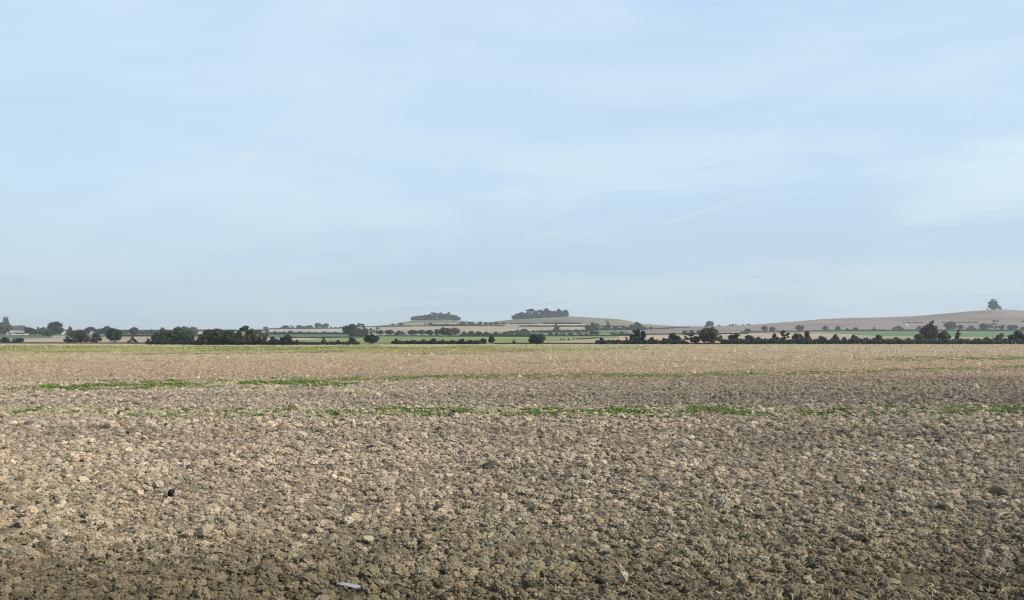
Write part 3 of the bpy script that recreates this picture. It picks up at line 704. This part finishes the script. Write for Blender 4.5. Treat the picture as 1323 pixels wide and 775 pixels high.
# right clump
row([(664.5, 405.6, 412.2, 6, 'green', 'round'), (669, 403.8, 411.8, 8, 'dark', 'round'), (674.5, 402, 411.4, 8, 'dark', 'round'), (679.5, 402.6, 411, 7, 'green', 'round'), (682.8, 397.8, 410.6, 6, 'dark', 'pine'), (687.6, 398, 410.2, 5.5, 'dark', 'pine'),
     (686, 404, 410.4, 7, 'green', 'round'), (692, 400.2, 410, 7, 'dark', 'round'), (696.8, 399.2, 409.6, 7, 'green', 'pine'), (701.5, 400, 409.2, 7, 'dark', 'round'), (706, 397.2, 409, 8, 'dark', 'round'), (711, 400.4, 409, 7, 'green', 'round'),
     (716.5, 400, 408.8, 7, 'dark', 'round'), (721.8, 397.8, 408.8, 6.5, 'dark', 'round'), (726.5, 401, 408.6, 7, 'dark', 'round'), (730.8, 398.6, 408.5, 6.5, 'green', 'round')],
    'in the clump on the higher hill', 'hilltop clump on the higher hill')
# right of centre mid distance
row([(660, 426, 430, 10, 'dark', 'bush'), (668, 424.8, 430, 11, 'dark', 'bush'), (677, 423.4, 430, 11, 'dark', 'round'), (689, 425.4, 429.4, 4, 'dark', 'round'), (698, 425.6, 429, 10, 'green', 'bush'), (708, 425.2, 428.8, 11, 'green', 'bush'), (718.5, 416, 428, 8, 'dark', 'cone'), (721, 420, 428, 11, 'green', 'cone'),
     (733, 424.6, 427.6, 9, 'olive', 'bush'), (744, 424.4, 427.4, 10, 'dark', 'bush'), (760, 418, 426.6, 9, 'green', 'round'), (766, 415.4, 428, 13, 'green', 'broad'), (771, 416.6, 425.6, 8, 'green', 'round'), (779, 422, 426, 9, 'green', 'bush'),
     (784.5, 413.6, 425.6, 6, 'brown', 'gappy'), (786, 417, 425.8, 6, 'green', 'round'), (795, 421, 426, 12, 'dark', 'bush'), (806, 420.8, 425.6, 12, 'dark', 'bush')],
    'in the hedge under the higher hill', 'hedge trees under the higher hill')
row([(711, 428, 433.2, 7, 'green', 'gappy'), (719, 428.6, 433.2, 7, 'green', 'bush'), (727, 428.2, 433.4, 8, 'olive', 'gappy'), (737, 428.4, 433.4, 8, 'green', 'gappy'), (748, 427.4, 433.4, 9, 'green', 'gappy'), (757, 428.6, 433.2, 7, 'olive', 'gappy'), (765, 427, 432.4, 8, 'green', 'round'), (771, 426.6, 432.4, 7, 'green', 'round'), (793, 427.6, 432.4, 8, 'green', 'gappy'), (803, 427, 432.4, 10, 'green', 'bush')],
    'in the open row behind the green field', 'open row behind the light green field')
row([(724, 436.4, 438.6, 3, 'brown', 'bush'), (728, 436.4, 438.6, 3, 'brown', 'bush'), (734.5, 435.8, 438.4, 3, 'dark', 'bush'), (741, 435.6, 437.8, 2.5, 'dark', 'cone'), (744.5, 435.6, 437.6, 2.5, 'dark', 'cone'), (748.5, 435.4, 437.4, 2.5, 'dark', 'cone')],
    'along the tan wedge field', 'tiny shrubs along the tan wedge field', 'shrub')
row([(817, 417.4, 426, 9, 'brown', 'round'), (823, 414.8, 426, 11, 'dark', 'round', 'bluish dark tree on the dip between the two right hills'), (828, 419, 426, 9, 'brown', 'round'), (806, 419.4, 425.6, 8, 'green', 'round'), (841, 421, 425.6, 6, 'brown', 'round'), (851, 422.4, 425, 4, 'brown', 'gappy'),
     (861, 422.4, 424.4, 8, 'brown', 'bush'), (870, 421, 423.6, 4, 'brown', 'bush'), (884.5, 426, 433, 8, 'grey', 'round'), (893.5, 425, 432.4, 7, 'grey', 'round'), (903, 424.8, 432.4, 7, 'grey', 'round'), (966, 423.4, 429.4, 9, 'brown', 'round')],
    'in the dip beside the long hill', 'trees in the dip right of the higher hill')
tree(917, 413.4, 421.8, 10, 'dark', 'round', 'bluish round tree alone on the low skyline above the big round hedge tree', 'skyline trees of the right hill')
tree(912, 417.6, 421.2, 4, 'green', 'bush', 'small bush tucked left of the lone bluish skyline tree', 'skyline trees of the right hill')
row([(929, 418.6, 420.8, 5, 'grey', 'bush'), (943.5, 418.2, 420.2, 5, 'dark', 'bush'), (947, 417.6, 420.2, 3, 'dark', 'round'), (950.6, 417.6, 420, 2.5, 'dark', 'round'), (960, 417.6, 419.6, 2.5, 'dark', 'bush'), (967, 417.4, 419.4, 6, 'dark', 'bush')],
    'on the skyline before the long hill', 'specks on the skyline left of the long hill', 'bush')
row([(988, 420, 427.6, 9, 'brown', 'round'), (998, 421, 427.6, 8, 'brown', 'round'), (1033.5, 418.8, 427, 11, 'dark', 'round', 'bluish round tree alone at the foot of the long right hill'), (1066, 420, 426.8, 8, 'brown', 'round'), (1082.5, 420.4, 426.8, 7, 'brown', 'round'),
     (1095, 423, 426.6, 7, 'brown', 'bush'), (1105.5, 422, 426.6, 7, 'brown', 'round'), (1129.5, 421.4, 426.4, 6, 'green', 'cone'), (1160, 420, 425.8, 14, 'dark', 'broad'), (1188, 420, 425.6, 9, 'brown', 'broad'),
     (1228, 414.2, 426, 15, 'dark', 'round'), (1240.5, 418, 426, 7, 'dark', 'round'), (1255, 420, 425.6, 12, 'brown', 'broad'), (1271.5, 416.6, 425.6, 12, 'dark', 'round'), (1284.5, 416.4, 425.6, 12, 'dark', 'gappy'), (1294.5, 418.6, 425.6, 8, 'brown', 'gappy'),
     (1308, 418.4, 426, 13, 'brown', 'round'), (1322, 421, 426, 8, 'brown', 'round'), (1340, 419, 426, 12, 'dark', 'round')],
    'along the foot of the long hill', 'trees at the foot of the long right hill')
row([(1173.5, 415, 416.4, 5, 'brown', 'bush'), (1185, 415, 416.4, 6, 'brown', 'bush'), (1218, 415, 416.2, 2.5, 'brown', 'round'), (1229.5, 414.4, 416, 8, 'dark', 'bush'), (1252.5, 414.6, 415.6, 2.5, 'brown', 'round'), (1284, 412.6, 415.4, 4, 'dark', 'round'), (1288.5, 413, 415.4, 3, 'dark', 'round'), (1321.5, 413.2, 415.4, 3, 'brown', 'bush')],
    'on the thin hillside hedge', 'bushes on the hillside hedge', 'bush')
tree(1283.5, 387.8, 400.6, 12.5, 'green', 'ball', 'round clump crowning the top of the long right hill', 'clump on top of the long right hill', Y=1690)
tree(1291.5, 394.4, 399.6, 5, 'green', 'bush', 'bush leaning on the right of the hilltop clump', 'clump on top of the long right hill', Y=1690)
tree(1275.5, 397.2, 399.9, 3, 'green', 'gappy', 'tiny shrub just left of the hilltop clump', 'clump on top of the long right hill', Y=1690)

# ------------------------------------------------------------------ hedges
def hedge(px0, px1, y0, y1, hp, kind, label, depth=2.6, seed=0, per=34, dens=1.0):
    npts = max(3, int((px1 - px0) / 1.6))
    r = np.random.default_rng(500 + seed)
    pts = []
    ph = r.uniform(0, 50)
    for i in range(npts):
        t = i / (npts - 1) + (r.normal(0, 0.3) / npts if hp < 1.3 else 0); px = px0 + (px1 - px0) * t; y = y0 + (y1 - y0) * t
        X, Y, z = at(px, y)
        hh = hp * (0.72 + 0.55 * float(fbm(np.array([px * 0.23 + ph]), np.array([1.0]), seed, 3)[0])) * Y / F
        pts.append((X, Y, z, hh))
    X0, Y0, z0 = pts[len(pts) // 2][:3]
    Lb = []
    for (X, Y, z, hh) in pts:
        rr = 1.15 * (px1 - px0) / npts * Y / F
        for q in range(2):
            Lb.append((X - X0 + r.normal(0, rr * 0.3), Y - Y0 + r.uniform(-.5, .5) * depth, z - z0 + hh * r.uniform(0.28, 0.6), rr * r.uniform(0.8, 1.3), hh * r.uniform(0.36, 0.46)))
    Ym = Y0
    leaf = 0.55 * Ym / F
    V, Fq, tri, cc = leaf_cloud(Lb, int(len(Lb) * per * dens), leaf, r)
    o = link('hedge', mixed_mesh('hedge', V, Fq, tri, cc), M_LEAF[kind], loc=(X0, Y0, z0))
    tag(o, label, 'hedge', 'field hedges')
hedge(-60, 232, 442.8, 443.2, 1.3, 'brown', 'thin brown hedge bottom edging the field at far left', seed=1, depth=1.5)
hedge(190, 386, 444.6, 445.0, 5.5, 'dark', 'dark hedge bottom joining the two left copses', seed=2)
hedge(388, 463, 444.9, 444.7, 4.6, 'dark', 'low dark hedge left of the squarish lone tree', seed=3)
hedge(507, 620, 444.0, 443.9, 5.0, 'dark', 'isolated dark hedge in front of the light green field', seed=4)
hedge(642, 770, 443.5, 443.5, 1.1, 'brown', 'very low brown hedge bottom either side of the big round bush', seed=5, depth=1.2)
hedge(771, 887, 443.9, 443.9, 5.8, 'dark', 'dark ragged hedge between the round bush and the big round tree', seed=6)
hedge(886, 936, 443.7, 443.7, 1.2, 'olive', 'low hedge bottom under the big round tree', seed=7, depth=1.2)
hedge(934, 1150, 443.9, 443.9, 8.2, 'dark', 'tall continuous dark hedge right of the big round tree', seed=8)
hedge(1150, 1400, 443.9, 443.9, 7.8, 'green', 'dark hedge under the purplish tree running to the right edge', seed=9)
hedge(-60, 240, 431, 430.5, 4.0, 'green', 'grey-green hedge behind the far-left houses and stubble', seed=10, depth=4)
hedge(100, 345, 427.6, 427.2, 2.4, 'green', 'farthest dark line of hedge on the left skyline', seed=11, depth=5)
hedge(150, 300, 433.6, 433.4, 2.2, 'dark', 'thin dark hedge above the pinkish stubble at left', seed=12, depth=3)
hedge(320, 450, 431.2, 431.2, 2.8, 'dark', 'dark hedge at the bottom of the pale slope', seed=13, depth=4)
hedge(375, 480, 436.0, 435.4, 1.6, 'green', 'thin green hedge between the strips left of centre', seed=14, depth=3)
hedge(345, 440, 424.6, 423.8, 1.2, 'green', 'skyline hedge on top of the pale slope', seed=15, depth=4)
hedge(488, 700, 433.9, 434.4, 1.7, 'dark', 'dark hedge closing the far side of the light green field', seed=16, depth=3)
hedge(598, 700, 433.2, 433.0, 3.4, 'dark', 'taller hedge under the right end of the central tree line', seed=17, depth=4)
hedge(440, 530, 421.8, 421.2, 0.9, 'dark', 'thin hedge line rising to the left foot of the lower hill', seed=18, depth=3)
hedge(530, 650, 421.0, 420.4, 0.9, 'dark', 'thin dark hedge dividing the stubble from the lower hill', seed=19, depth=3)
hedge(560, 618, 420.2, 420.2, 2.6, 'green', 'scrubby hedge on the lower hill under its clump', seed=20, depth=5)
hedge(672, 800, 421.2, 421.6, 1.7, 'dark', 'dark hedge between two pale strips below the higher hill', seed=21, depth=4)
hedge(660, 690, 417.8, 418.0, 1.0, 'dark', 'short dark hedge on the left flank of the higher hill', seed=22, depth=4)
hedge(704, 750, 418, 418, 2.6, 'grey', 'pale bluish scrub halfway up the higher hill', seed=23, depth=8)
hedge(655, 684, 430.4, 430, 3.2, 'dark', 'hedge sloping up left of the gap behind the round bush', seed=24, depth=4)
hedge(688, 768, 429, 427.6, 2.8, 'dark', 'hedge right of the gap behind the round bush', seed=25, depth=4)
hedge(700, 830, 433.9, 433.2, 1.6, 'dark', 'dark hedge below the small strip of darker green', seed=26, depth=3)
hedge(772, 835, 426.2, 425.6, 3.6, 'dark', 'bushy hedge above the darker green strip right of centre', seed=27, depth=5)
hedge(748, 775, 437.6, 436.2, 1.1, 'brown', 'low brown hedge on the top edge of the tan wedge field', seed=28, depth=2)
hedge(836, 965, 431.8, 430.8, 1.7, 'dark', 'thin dark hedge behind the big round tree', seed=29, depth=3)
hedge(848, 890, 424.4, 422.2, 1.4, 'brown', 'brown hedge slanting along the dip right of the higher hill', seed=30, depth=4)
hedge(958, 1075, 429.0, 427.2, 1.6, 'dark', 'dark hedge at the left foot of the long hill', seed=31, depth=3)
hedge(1070, 1400, 427.0, 426.8, 1.9, 'dark', 'dark hedge above the green field at the foot of the long hill', seed=32, depth=3)
hedge(1222, 1262, 416.2, 415.8, 0.55, 'grey', 'thin hedge line high on the long right hillside', seed=33, depth=3)
hedge(1168, 1192, 416.8, 416.6, 0.55, 'brown', 'short hedge fragment above the white chalk track', seed=34, depth=3)
hedge(790, 815, 431.6, 431.8, 2.0, 'green', 'bushy end of the darker green strip near the tall wind-shaped tree', seed=35, depth=3)

hedge(533, 593, 413.3, 413.2, 4.6, 'green', 'dense low scrub under the trees of the left hilltop clump', seed=36, depth=8)
hedge(663, 733, 412.0, 408.5, 4.2, 'dark', 'dense low scrub under the trees of the right hilltop clump', seed=37, depth=8)
# chalk track on the hill
def ribbon(name, pts, wid, mt, label=None):
    v = []; f = []
    P = [np.array(at(px, y)) for px, y in pts]
    for i, p in enumerate(P):
        v += [p + np.array([-wid, 0, 0.35]), p + np.array([wid, 0, 0.35])]
        if i: f.append([2 * i - 2, 2 * i - 1, 2 * i + 1, 2 * i])
    return tag(link(name, mesh_from(name, np.array(v), np.array(f), 4), mt), kind='structure')
M_CHALK = mat('chalk', (0.62, 0.58, 0.5), 0.9, mscale=[(0.5, 0.1)])
ribbon('track', [(1170.5, 417), (1171.5, 418.6), (1173, 420.3), (1175, 422)], 0.9, M_CHALK)

# ------------------------------------------------------------------ houses
M_WALL = mat('white_render', (0.8, 0.79, 0.75), 0.8, mscale=[(1.0, 0.05)])
M_ROOF = mat('brown_roof_tiles', (0.11, 0.085, 0.075), 0.85, mscale=[(2.0, 0.2)])
M_GREYROOF = mat('grey_roof_tiles', (0.2, 0.19, 0.18), 0.85, mscale=[(2.0, 0.2)])
M_GLASS = mat('dark_window_glass', (0.03, 0.035, 0.045), 0.15, spec=0.6)
M_BRICK = mat('brown_brick', (0.2, 0.14, 0.11), 0.9, mscale=[(3.0, 0.15)])
def bx(bm, x0, x1, y0, y1, z0, z1):
    v = [bm.verts.new((x, y, z)) for x in (x0, x1) for y in (y0, y1) for z in (z0, z1)]
    for q in ((0, 1, 3, 2), (4, 6, 7, 5), (0, 4, 5, 1), (2, 3, 7, 6), (0, 2, 6, 4), (1, 5, 7, 3)): bm.faces.new([v[i] for i in q])
def box(name, parent, mt, *boxes):
    bm = bmesh.new()
    for b in boxes: bx(bm, *b)
    bmesh.ops.recalc_face_normals(bm, faces=bm.faces)
    me = bpy.data.meshes.new(name); bm.to_mesh(me); bm.free()
    return link(name, me, mt, parent)
def gable(name, parent, mt, x0, x1, y0, y1, z0, z1, along='x', t=0.25):
    bm = bmesh.new()
    if along == 'x': pr = [(y0, z0), ((y0 + y1) / 2, z1), (y1, z0)]; mk = lambda a, b, e: (e, a, b); ends = (x0, x1)
    else: pr = [(x0, z0), ((x0 + x1) / 2, z1), (x1, z0)]; mk = lambda a, b, e: (a, e, b); ends = (y0, y1)
    R0 = [bm.verts.new(mk(a, b, ends[0])) for a, b in pr] + [bm.verts.new(mk(a, b - t, ends[0])) for a, b in reversed(pr)]
    R1 = [bm.verts.new(mk(a, b, ends[1])) for a, b in pr] + [bm.verts.new(mk(a, b - t, ends[1])) for a, b in reversed(pr)]
    n = 6
    for i in range(n): bm.faces.new((R0[i], R0[(i + 1) % n], R1[(i + 1) % n], R1[i]))
    bm.faces.new(R0); bm.faces.new(list(reversed(R1)))
    bmesh.ops.recalc_face_normals(bm, faces=bm.faces)
    me = bpy.data.meshes.new(name); bm.to_mesh(me); bm.free()
    return link(name, me, mt, parent)
def gable_wall(bm, x0, x1, y, z0, z1, th):
    a = [bm.verts.new(p) for p in ((x0, y, z0), (x1, y, z0), ((x0 + x1) / 2, y, z1))]
    b = [bm.verts.new(p) for p in ((x0, y + th, z0), (x1, y + th, z0), ((x0 + x1) / 2, y + th, z1))]
    bm.faces.new(a); bm.faces.new(b[::-1])
    for i in range(3): bm.faces.new((a[i], b[i], b[(i + 1) % 3], a[(i + 1) % 3]))
def root(name, px, y, label, cat, group=None):
    X, Y, z = at(px, y)
    e = link(name, None, loc=(X, Y, z)); tag(e, label, cat, group); return e, Y / F
# long white two-storey building
b, s = root('white_building', 21.5, 431.6, 'long low white building with dark window band, largest in the far-left village', 'building', 'far-left village houses')
W0, W1 = -12.6 * s, 11.2 * s
box('wall', b, M_WALL, (W0, W1, 0, 9, -0.5, 3.3 * s), (-9.8 * s, 10.4 * s, 1.5, 8, 3.3 * s + 0.01, 5.6 * s))
box('window_band', b, M_GLASS, (-2.6 * s, 12.0 * s * 0.9, -0.06, 0.2, 1.0 * s, 2.3 * s))
box('doorway', b, M_GLASS, (-9.8 * s, -7.6 * s, -0.06, 0.2, 0.2, 2.2 * s))
box('upper_window', b, M_GREYROOF, (-7.6 * s, 9.0 * s, 1.44, 1.7, 3.9 * s, 4.7 * s))
box('roof', b, M_ROOF, (-10.2 * s, 10.8 * s, 1.0, 8.4, 5.6 * s + 0.005, 5.6 * s + 0.7))
box('canopy', b, M_WALL, (W0 - 0.3, 12.6 * s, -1.2, 0.0 - 0.01, 3.0 * s, 3.4 * s))
b, s = root('brown_roofed_house', 21.5, 430.6, 'house with long brown tiled roof behind the long white building', 'house', 'far-left village houses')
box('wall', b, M_BRICK, (-7.5 * s, 8.5 * s, 0, 8, -0.5, 5.6 * s)); gable('roof', b, M_ROOF, -8 * s, 9 * s, -0.5, 8.5, 5.6 * s, 10.6 * s)
box('chimney', b, M_BRICK, (2 * s, 2.9 * s, 3.6, 4.5, 9.8 * s, 11.6 * s))
box('window', b, M_GLASS, (-5 * s, -3 * s, -0.05, 0.2, 3 * s, 4.6 * s)); box('window', b, M_GLASS, (4 * s, 6 * s, -0.05, 0.2, 3 * s, 4.6 * s))
b, s = root('white_shed', 1, 431.4, 'low white flat building cut off by the left edge', 'building', 'far-left village houses')
box('wall', b, M_WALL, (-9 * s, 4.6 * s, 0, 6, -0.5, 1.8 * s)); gable('roof', b, M_GREYROOF, -9.4 * s, 5 * s, -0.4, 6.4, 1.8 * s, 3.2 * s)
box('door', b, M_GLASS, (-1.5 * s, -0.5 * s, -0.05, 0.2, 0, 1.5 * s))
b, s = root('gabled_house', 82.5, 431.4, 'small white house with dark gabled roof right of the big round village tree', 'house', 'far-left village houses')
bm = bmesh.new(); bx(bm, -4.2 * s, 4.0 * s, 0, 7, -0.5, 3.2 * s); gable_wall(bm, -0.6 * s, 4.0 * s, 0.01, 3.2 * s, 5.4 * s, 0.3)
me = bpy.data.meshes.new('wall'); bmesh.ops.recalc_face_normals(bm, faces=bm.faces); bm.to_mesh(me); bm.free(); link('wall', me, M_WALL, b)
gable('roof', b, M_ROOF, -4.5 * s, -0.6 * s, -0.3, 7.3, 3.2 * s, 5.4 * s); gable('roof', b, M_ROOF, -0.6 * s + 0.02, 4.4 * s, -0.3, 7.3, 3.25 * s, 5.7 * s, 'y')
box('window', b, M_GLASS, (0.6 * s, 2.4 * s, -0.05, 0.2, 1.0 * s, 2.4 * s)); box('window', b, M_GLASS, (-3.2 * s, -1.8 * s, -0.05, 0.2, 1.2 * s, 2.4 * s))
b, s = root('cottage', 119.5, 431, 'tiny pale cottage between trees, rightmost building of the far-left village', 'house', 'far-left village houses')
box('wall', b, M_WALL, (-3.8 * s, 3.8 * s, 0, 6, -0.5, 1.9 * s)); gable('roof', b, M_GREYROOF, -4 * s, 4 * s, -0.3, 6.3, 1.9 * s, 3.4 * s)
box('chimney', b, M_WALL, (-3.4 * s, -2.8 * s, 2.7, 3.3, 3 * s, 4.4 * s)); box('window', b, M_GLASS, (1 * s, 2 * s, -0.05, 0.2, 0.7 * s, 1.4 * s))

# ------------------------------------------------------------------ haze
hz = bmesh.new(); bx(hz, -13500, 13500, -300, 9800, -12, 130)
bmesh.ops.recalc_face_normals(hz, faces=hz.faces)
me = bpy.data.meshes.new('haze'); hz.to_mesh(me); hz.free()
mh = bpy.data.materials.new('haze_air'); mh.use_nodes = True; nt = mh.node_tree; nt.nodes.clear()
mo = nt.nodes.new('ShaderNodeOutputMaterial'); pv = nt.nodes.new('ShaderNodeVolumePrincipled')
pv.inputs['Color'].default_value = (0.80, 0.90, 1.0, 1); pv.inputs['Density'].default_value = 1.4e-4; pv.inputs['Anisotropy'].default_value = 0.2
nt.links.new(pv.outputs[0], mo.inputs['Volume'])
tag(link('haze', me, mh), 'thin bluish haze in the air over the fields', 'haze', kind='stuff')

# ------------------------------------------------------------------ light
SUN_EL, SUN_AZ = 34.0, 112.0      # azimuth clockwise from the view direction (+Y)
el, az = R(SUN_EL), R(SUN_AZ)
sd = (math.sin(az) * math.cos(el), math.cos(az) * math.cos(el), math.sin(el))
li = bpy.data.lights.new('sun', 'SUN'); li.energy = 5.0; li.angle = R(0.6); li.color = (1.0, 0.93, 0.82)
lo = bpy.data.objects.new('sun', li); COL.objects.link(lo)
import mathutils
lo.rotation_euler = mathutils.Vector(sd).to_track_quat('Z', 'Y').to_euler()
w = bpy.data.worlds.new('World'); scn.world = w; w.use_nodes = True
nt = w.node_tree; N = nt.nodes; K = nt.links
bg = N['Background']; bg.inputs['Strength'].default_value = 0.1
sky = N.new('ShaderNodeTexSky'); sky.sky_type = 'NISHITA'; sky.sun_disc = False
sky.sun_elevation = el; sky.sun_rotation = az; sky.air_density = 1.0; sky.dust_density = 1.2; sky.ozone_density = 1.5
tc = N.new('ShaderNodeTexCoord'); sep = N.new('ShaderNodeSeparateXYZ'); K.new(tc.outputs['Generated'], sep.inputs[0])
def math_(op, a, b=None, c=None, clamp=False):
    m = N.new('ShaderNodeMath'); m.operation = op; m.use_clamp = clamp
    for i, q in enumerate((a, b, c)):
        if q is None: continue
        if isinstance(q, (int, float)): m.inputs[i].default_value = q
        else: K.new(q, m.inputs[i])
    return m.outputs[0]
def ramp(v, stops):
    r = N.new('ShaderNodeValToRGB'); e = r.color_ramp.elements
    while len(e) < len(stops): e.new(0.5)
    for i, (p, c) in enumerate(stops): e[i].position = p; e[i].color = (*c, 1)
    K.new(v, r.inputs[0]); return r.outputs[0]
def mr(v, a, b, c=0, d=1, smooth_=True):
    m = N.new('ShaderNodeMapRange'); m.interpolation_type = 'SMOOTHSTEP' if smooth_ else 'LINEAR'
    for i, q in enumerate((a, b, c, d)): m.inputs[i + 1].default_value = q
    K.new(v, m.inputs[0]); return m.outputs[0]
zc = math_('MAXIMUM', sep.outputs[2], 0.0)
den = math_('ADD', zc, 0.06)
u = math_('DIVIDE', sep.outputs[0], den); v = math_('DIVIDE', sep.outputs[1], den)
def plane(su, sv, ru=0.0):
    cu, su_ = math.cos(ru), math.sin(ru)
    a = math_('ADD', math_('MULTIPLY', u, cu * su), math_('MULTIPLY', v, su_ * su))
    b_ = math_('ADD', math_('MULTIPLY', u, -su_ * sv), math_('MULTIPLY', v, cu * sv))
    c = N.new('ShaderNodeCombineXYZ'); K.new(a, c.inputs[0]); K.new(b_, c.inputs[1]); return c.outputs[0]
def noise(vec, sc_, det=6, rough=0.55, dist=0.6):
    n_ = N.new('ShaderNodeTexNoise'); n_.inputs['Scale'].default_value = sc_; n_.inputs['Detail'].default_value = det
    n_.inputs['Roughness'].default_value = rough; n_.inputs['Distortion'].default_value = dist
    K.new(vec, n_.inputs['Vector']); return n_.outputs[0]
c1 = noise(plane(0.8, 0.7, 0.35), 0.40, 4, 0.45, 0.6)
c2 = noise(plane(0.8, 1.3, -0.45), 1.2, 8, 0.58, 0.7)
cl = math_('ADD', math_('MULTIPLY', c1, 0.74), math_('MULTIPLY', c2, 0.26))
cl = mr(cl, 0.40, 0.58)
side = mr(sep.outputs[0], -0.6, 0.6)             # the veil thickens towards the sun side
cl = math_('MULTIPLY', cl, math_('ADD', math_('MULTIPLY', side, 0.45), 0.55))
# contrails: thin streaks in the high cloud plane
def trail(a, b_, wid, amt):
    # a, b_ : directions as (px,y) in the photo turned into cloud-plane coordinates
    def uv(p):
        d = mathutils.Vector(((p[0] - CX) / F, 1, (HZ - p[1]) / F)).normalized(); q = d.z + 0.06; return d.x / q, d.y / q
    (u0, v0), (u1, v1) = uv(a), uv(b_)
    Ln = math.hypot(u1 - u0, v1 - v0); du, dv = (u1 - u0) / Ln, (v1 - v0) / Ln
    au = math_('ADD', math_('MULTIPLY', u, du), math_('MULTIPLY', v, dv)); au = math_('SUBTRACT', au, u0 * du + v0 * dv)
    bu = math_('ADD', math_('MULTIPLY', u, -dv), math_('MULTIPLY', v, du)); bu = math_('SUBTRACT', bu, -u0 * dv + v0 * du)
    bu = math_('ADD', bu, math_('MULTIPLY', math_('SUBTRACT', c2, 0.5), wid * 2.5))
    m = mr(math_('ABSOLUTE', bu), 0.0, wid, 1, 0)
    m = math_('MULTIPLY', m, mr(au, -0.1 * Ln, 0.15 * Ln)); m = math_('MULTIPLY', m, mr(au, 0.8 * Ln, 1.1 * Ln, 1, 0))
    return math_('MULTIPLY', m, amt)
tr = math_('ADD', trail((290, 232), (405, 122), 0.05, 0.34), trail((845, 292), (985, 250), 0.07, 0.32))
tr = math_('ADD', tr, trail((225, 150), (290, 95), 0.03, 0.07)); tr = math_('ADD', tr, trail((1275, -6), (1400, 30), 0.03, 0.15))
S_ = 1.0
veil = ramp(zc, [(0.0, (0.56, 0.69, 0.77)), (0.07, (0.60, 0.74, 0.82)), (0.18, (0.71, 0.87, 0.96)), (0.38, (0.73, 0.88, 0.98)), (0.55, (0.42, 0.50, 0.63)), (1.0, (0.19, 0.25, 0.37))])  # here and in thin, the unseen zenith is darkened to lower the fill light
thin = ramp(zc, [(0.0, (0.50, 0.64, 0.75)), (0.07, (0.50, 0.645, 0.79)), (0.18, (0.56, 0.73, 0.90)), (0.38, (0.54, 0.72, 0.95)), (0.55, (0.34, 0.42, 0.57)), (1.0, (0.14, 0.20, 0.32))])
def mixc(f, a, b_, mode='MIX'):
    x = N.new('ShaderNodeMix'); x.data_type = 'RGBA'; x.blend_type = mode
    if isinstance(f, (int, float)): x.inputs[0].default_value = f
    else: K.new(f, x.inputs[0])
    K.new(a, x.inputs[6]); K.new(b_, x.inputs[7]) if not isinstance(b_, tuple) else setattr(x.inputs[7], 'default_value', b_)
    return x.outputs[2]
VS = 11.2
cloudc = mixc(cl, thin, veil)
cloudc = mixc(1.0, cloudc, (VS, VS, VS, 1), 'MULTIPLY')
fin = mixc(0.8, sky.outputs[0], cloudc)
wh = N.new('ShaderNodeRGB'); wh.outputs[0].default_value = (7.2, 8.0, 8.9, 1)
fin = mixc(math_('MULTIPLY', tr, 1.0), fin, wh.outputs[0])
K.new(fin, bg.inputs[0])

# ------------------------------------------------------------------ camera
cam = bpy.data.cameras.new('camera'); co = bpy.data.objects.new('camera', cam); COL.objects.link(co)
cam.sensor_width = 36; cam.lens = 36 * F / 1323.0; cam.sensor_fit = 'HORIZONTAL'
cam.shift_y = (HZ - 387.5) / 1323.0
co.location = (0, 0, H); co.rotation_euler = (R(90), 0, 0)
cam.clip_start = 0.1; cam.clip_end = 30000
scn.camera = co
scn.view_settings.view_transform = 'Standard'; scn.view_settings.look = 'None'; scn.view_settings.gamma = 1; scn.view_settings.exposure = 0
scn.render.engine = 'CYCLES'
scn.cycles.use_denoising = True; scn.cycles.pixel_filter_type = 'BLACKMAN_HARRIS'; scn.cycles.filter_width = 1.1; scn.cycles.max_bounces = 5; scn.cycles.volume_bounces = 1; scn.cycles.diffuse_bounces = 3
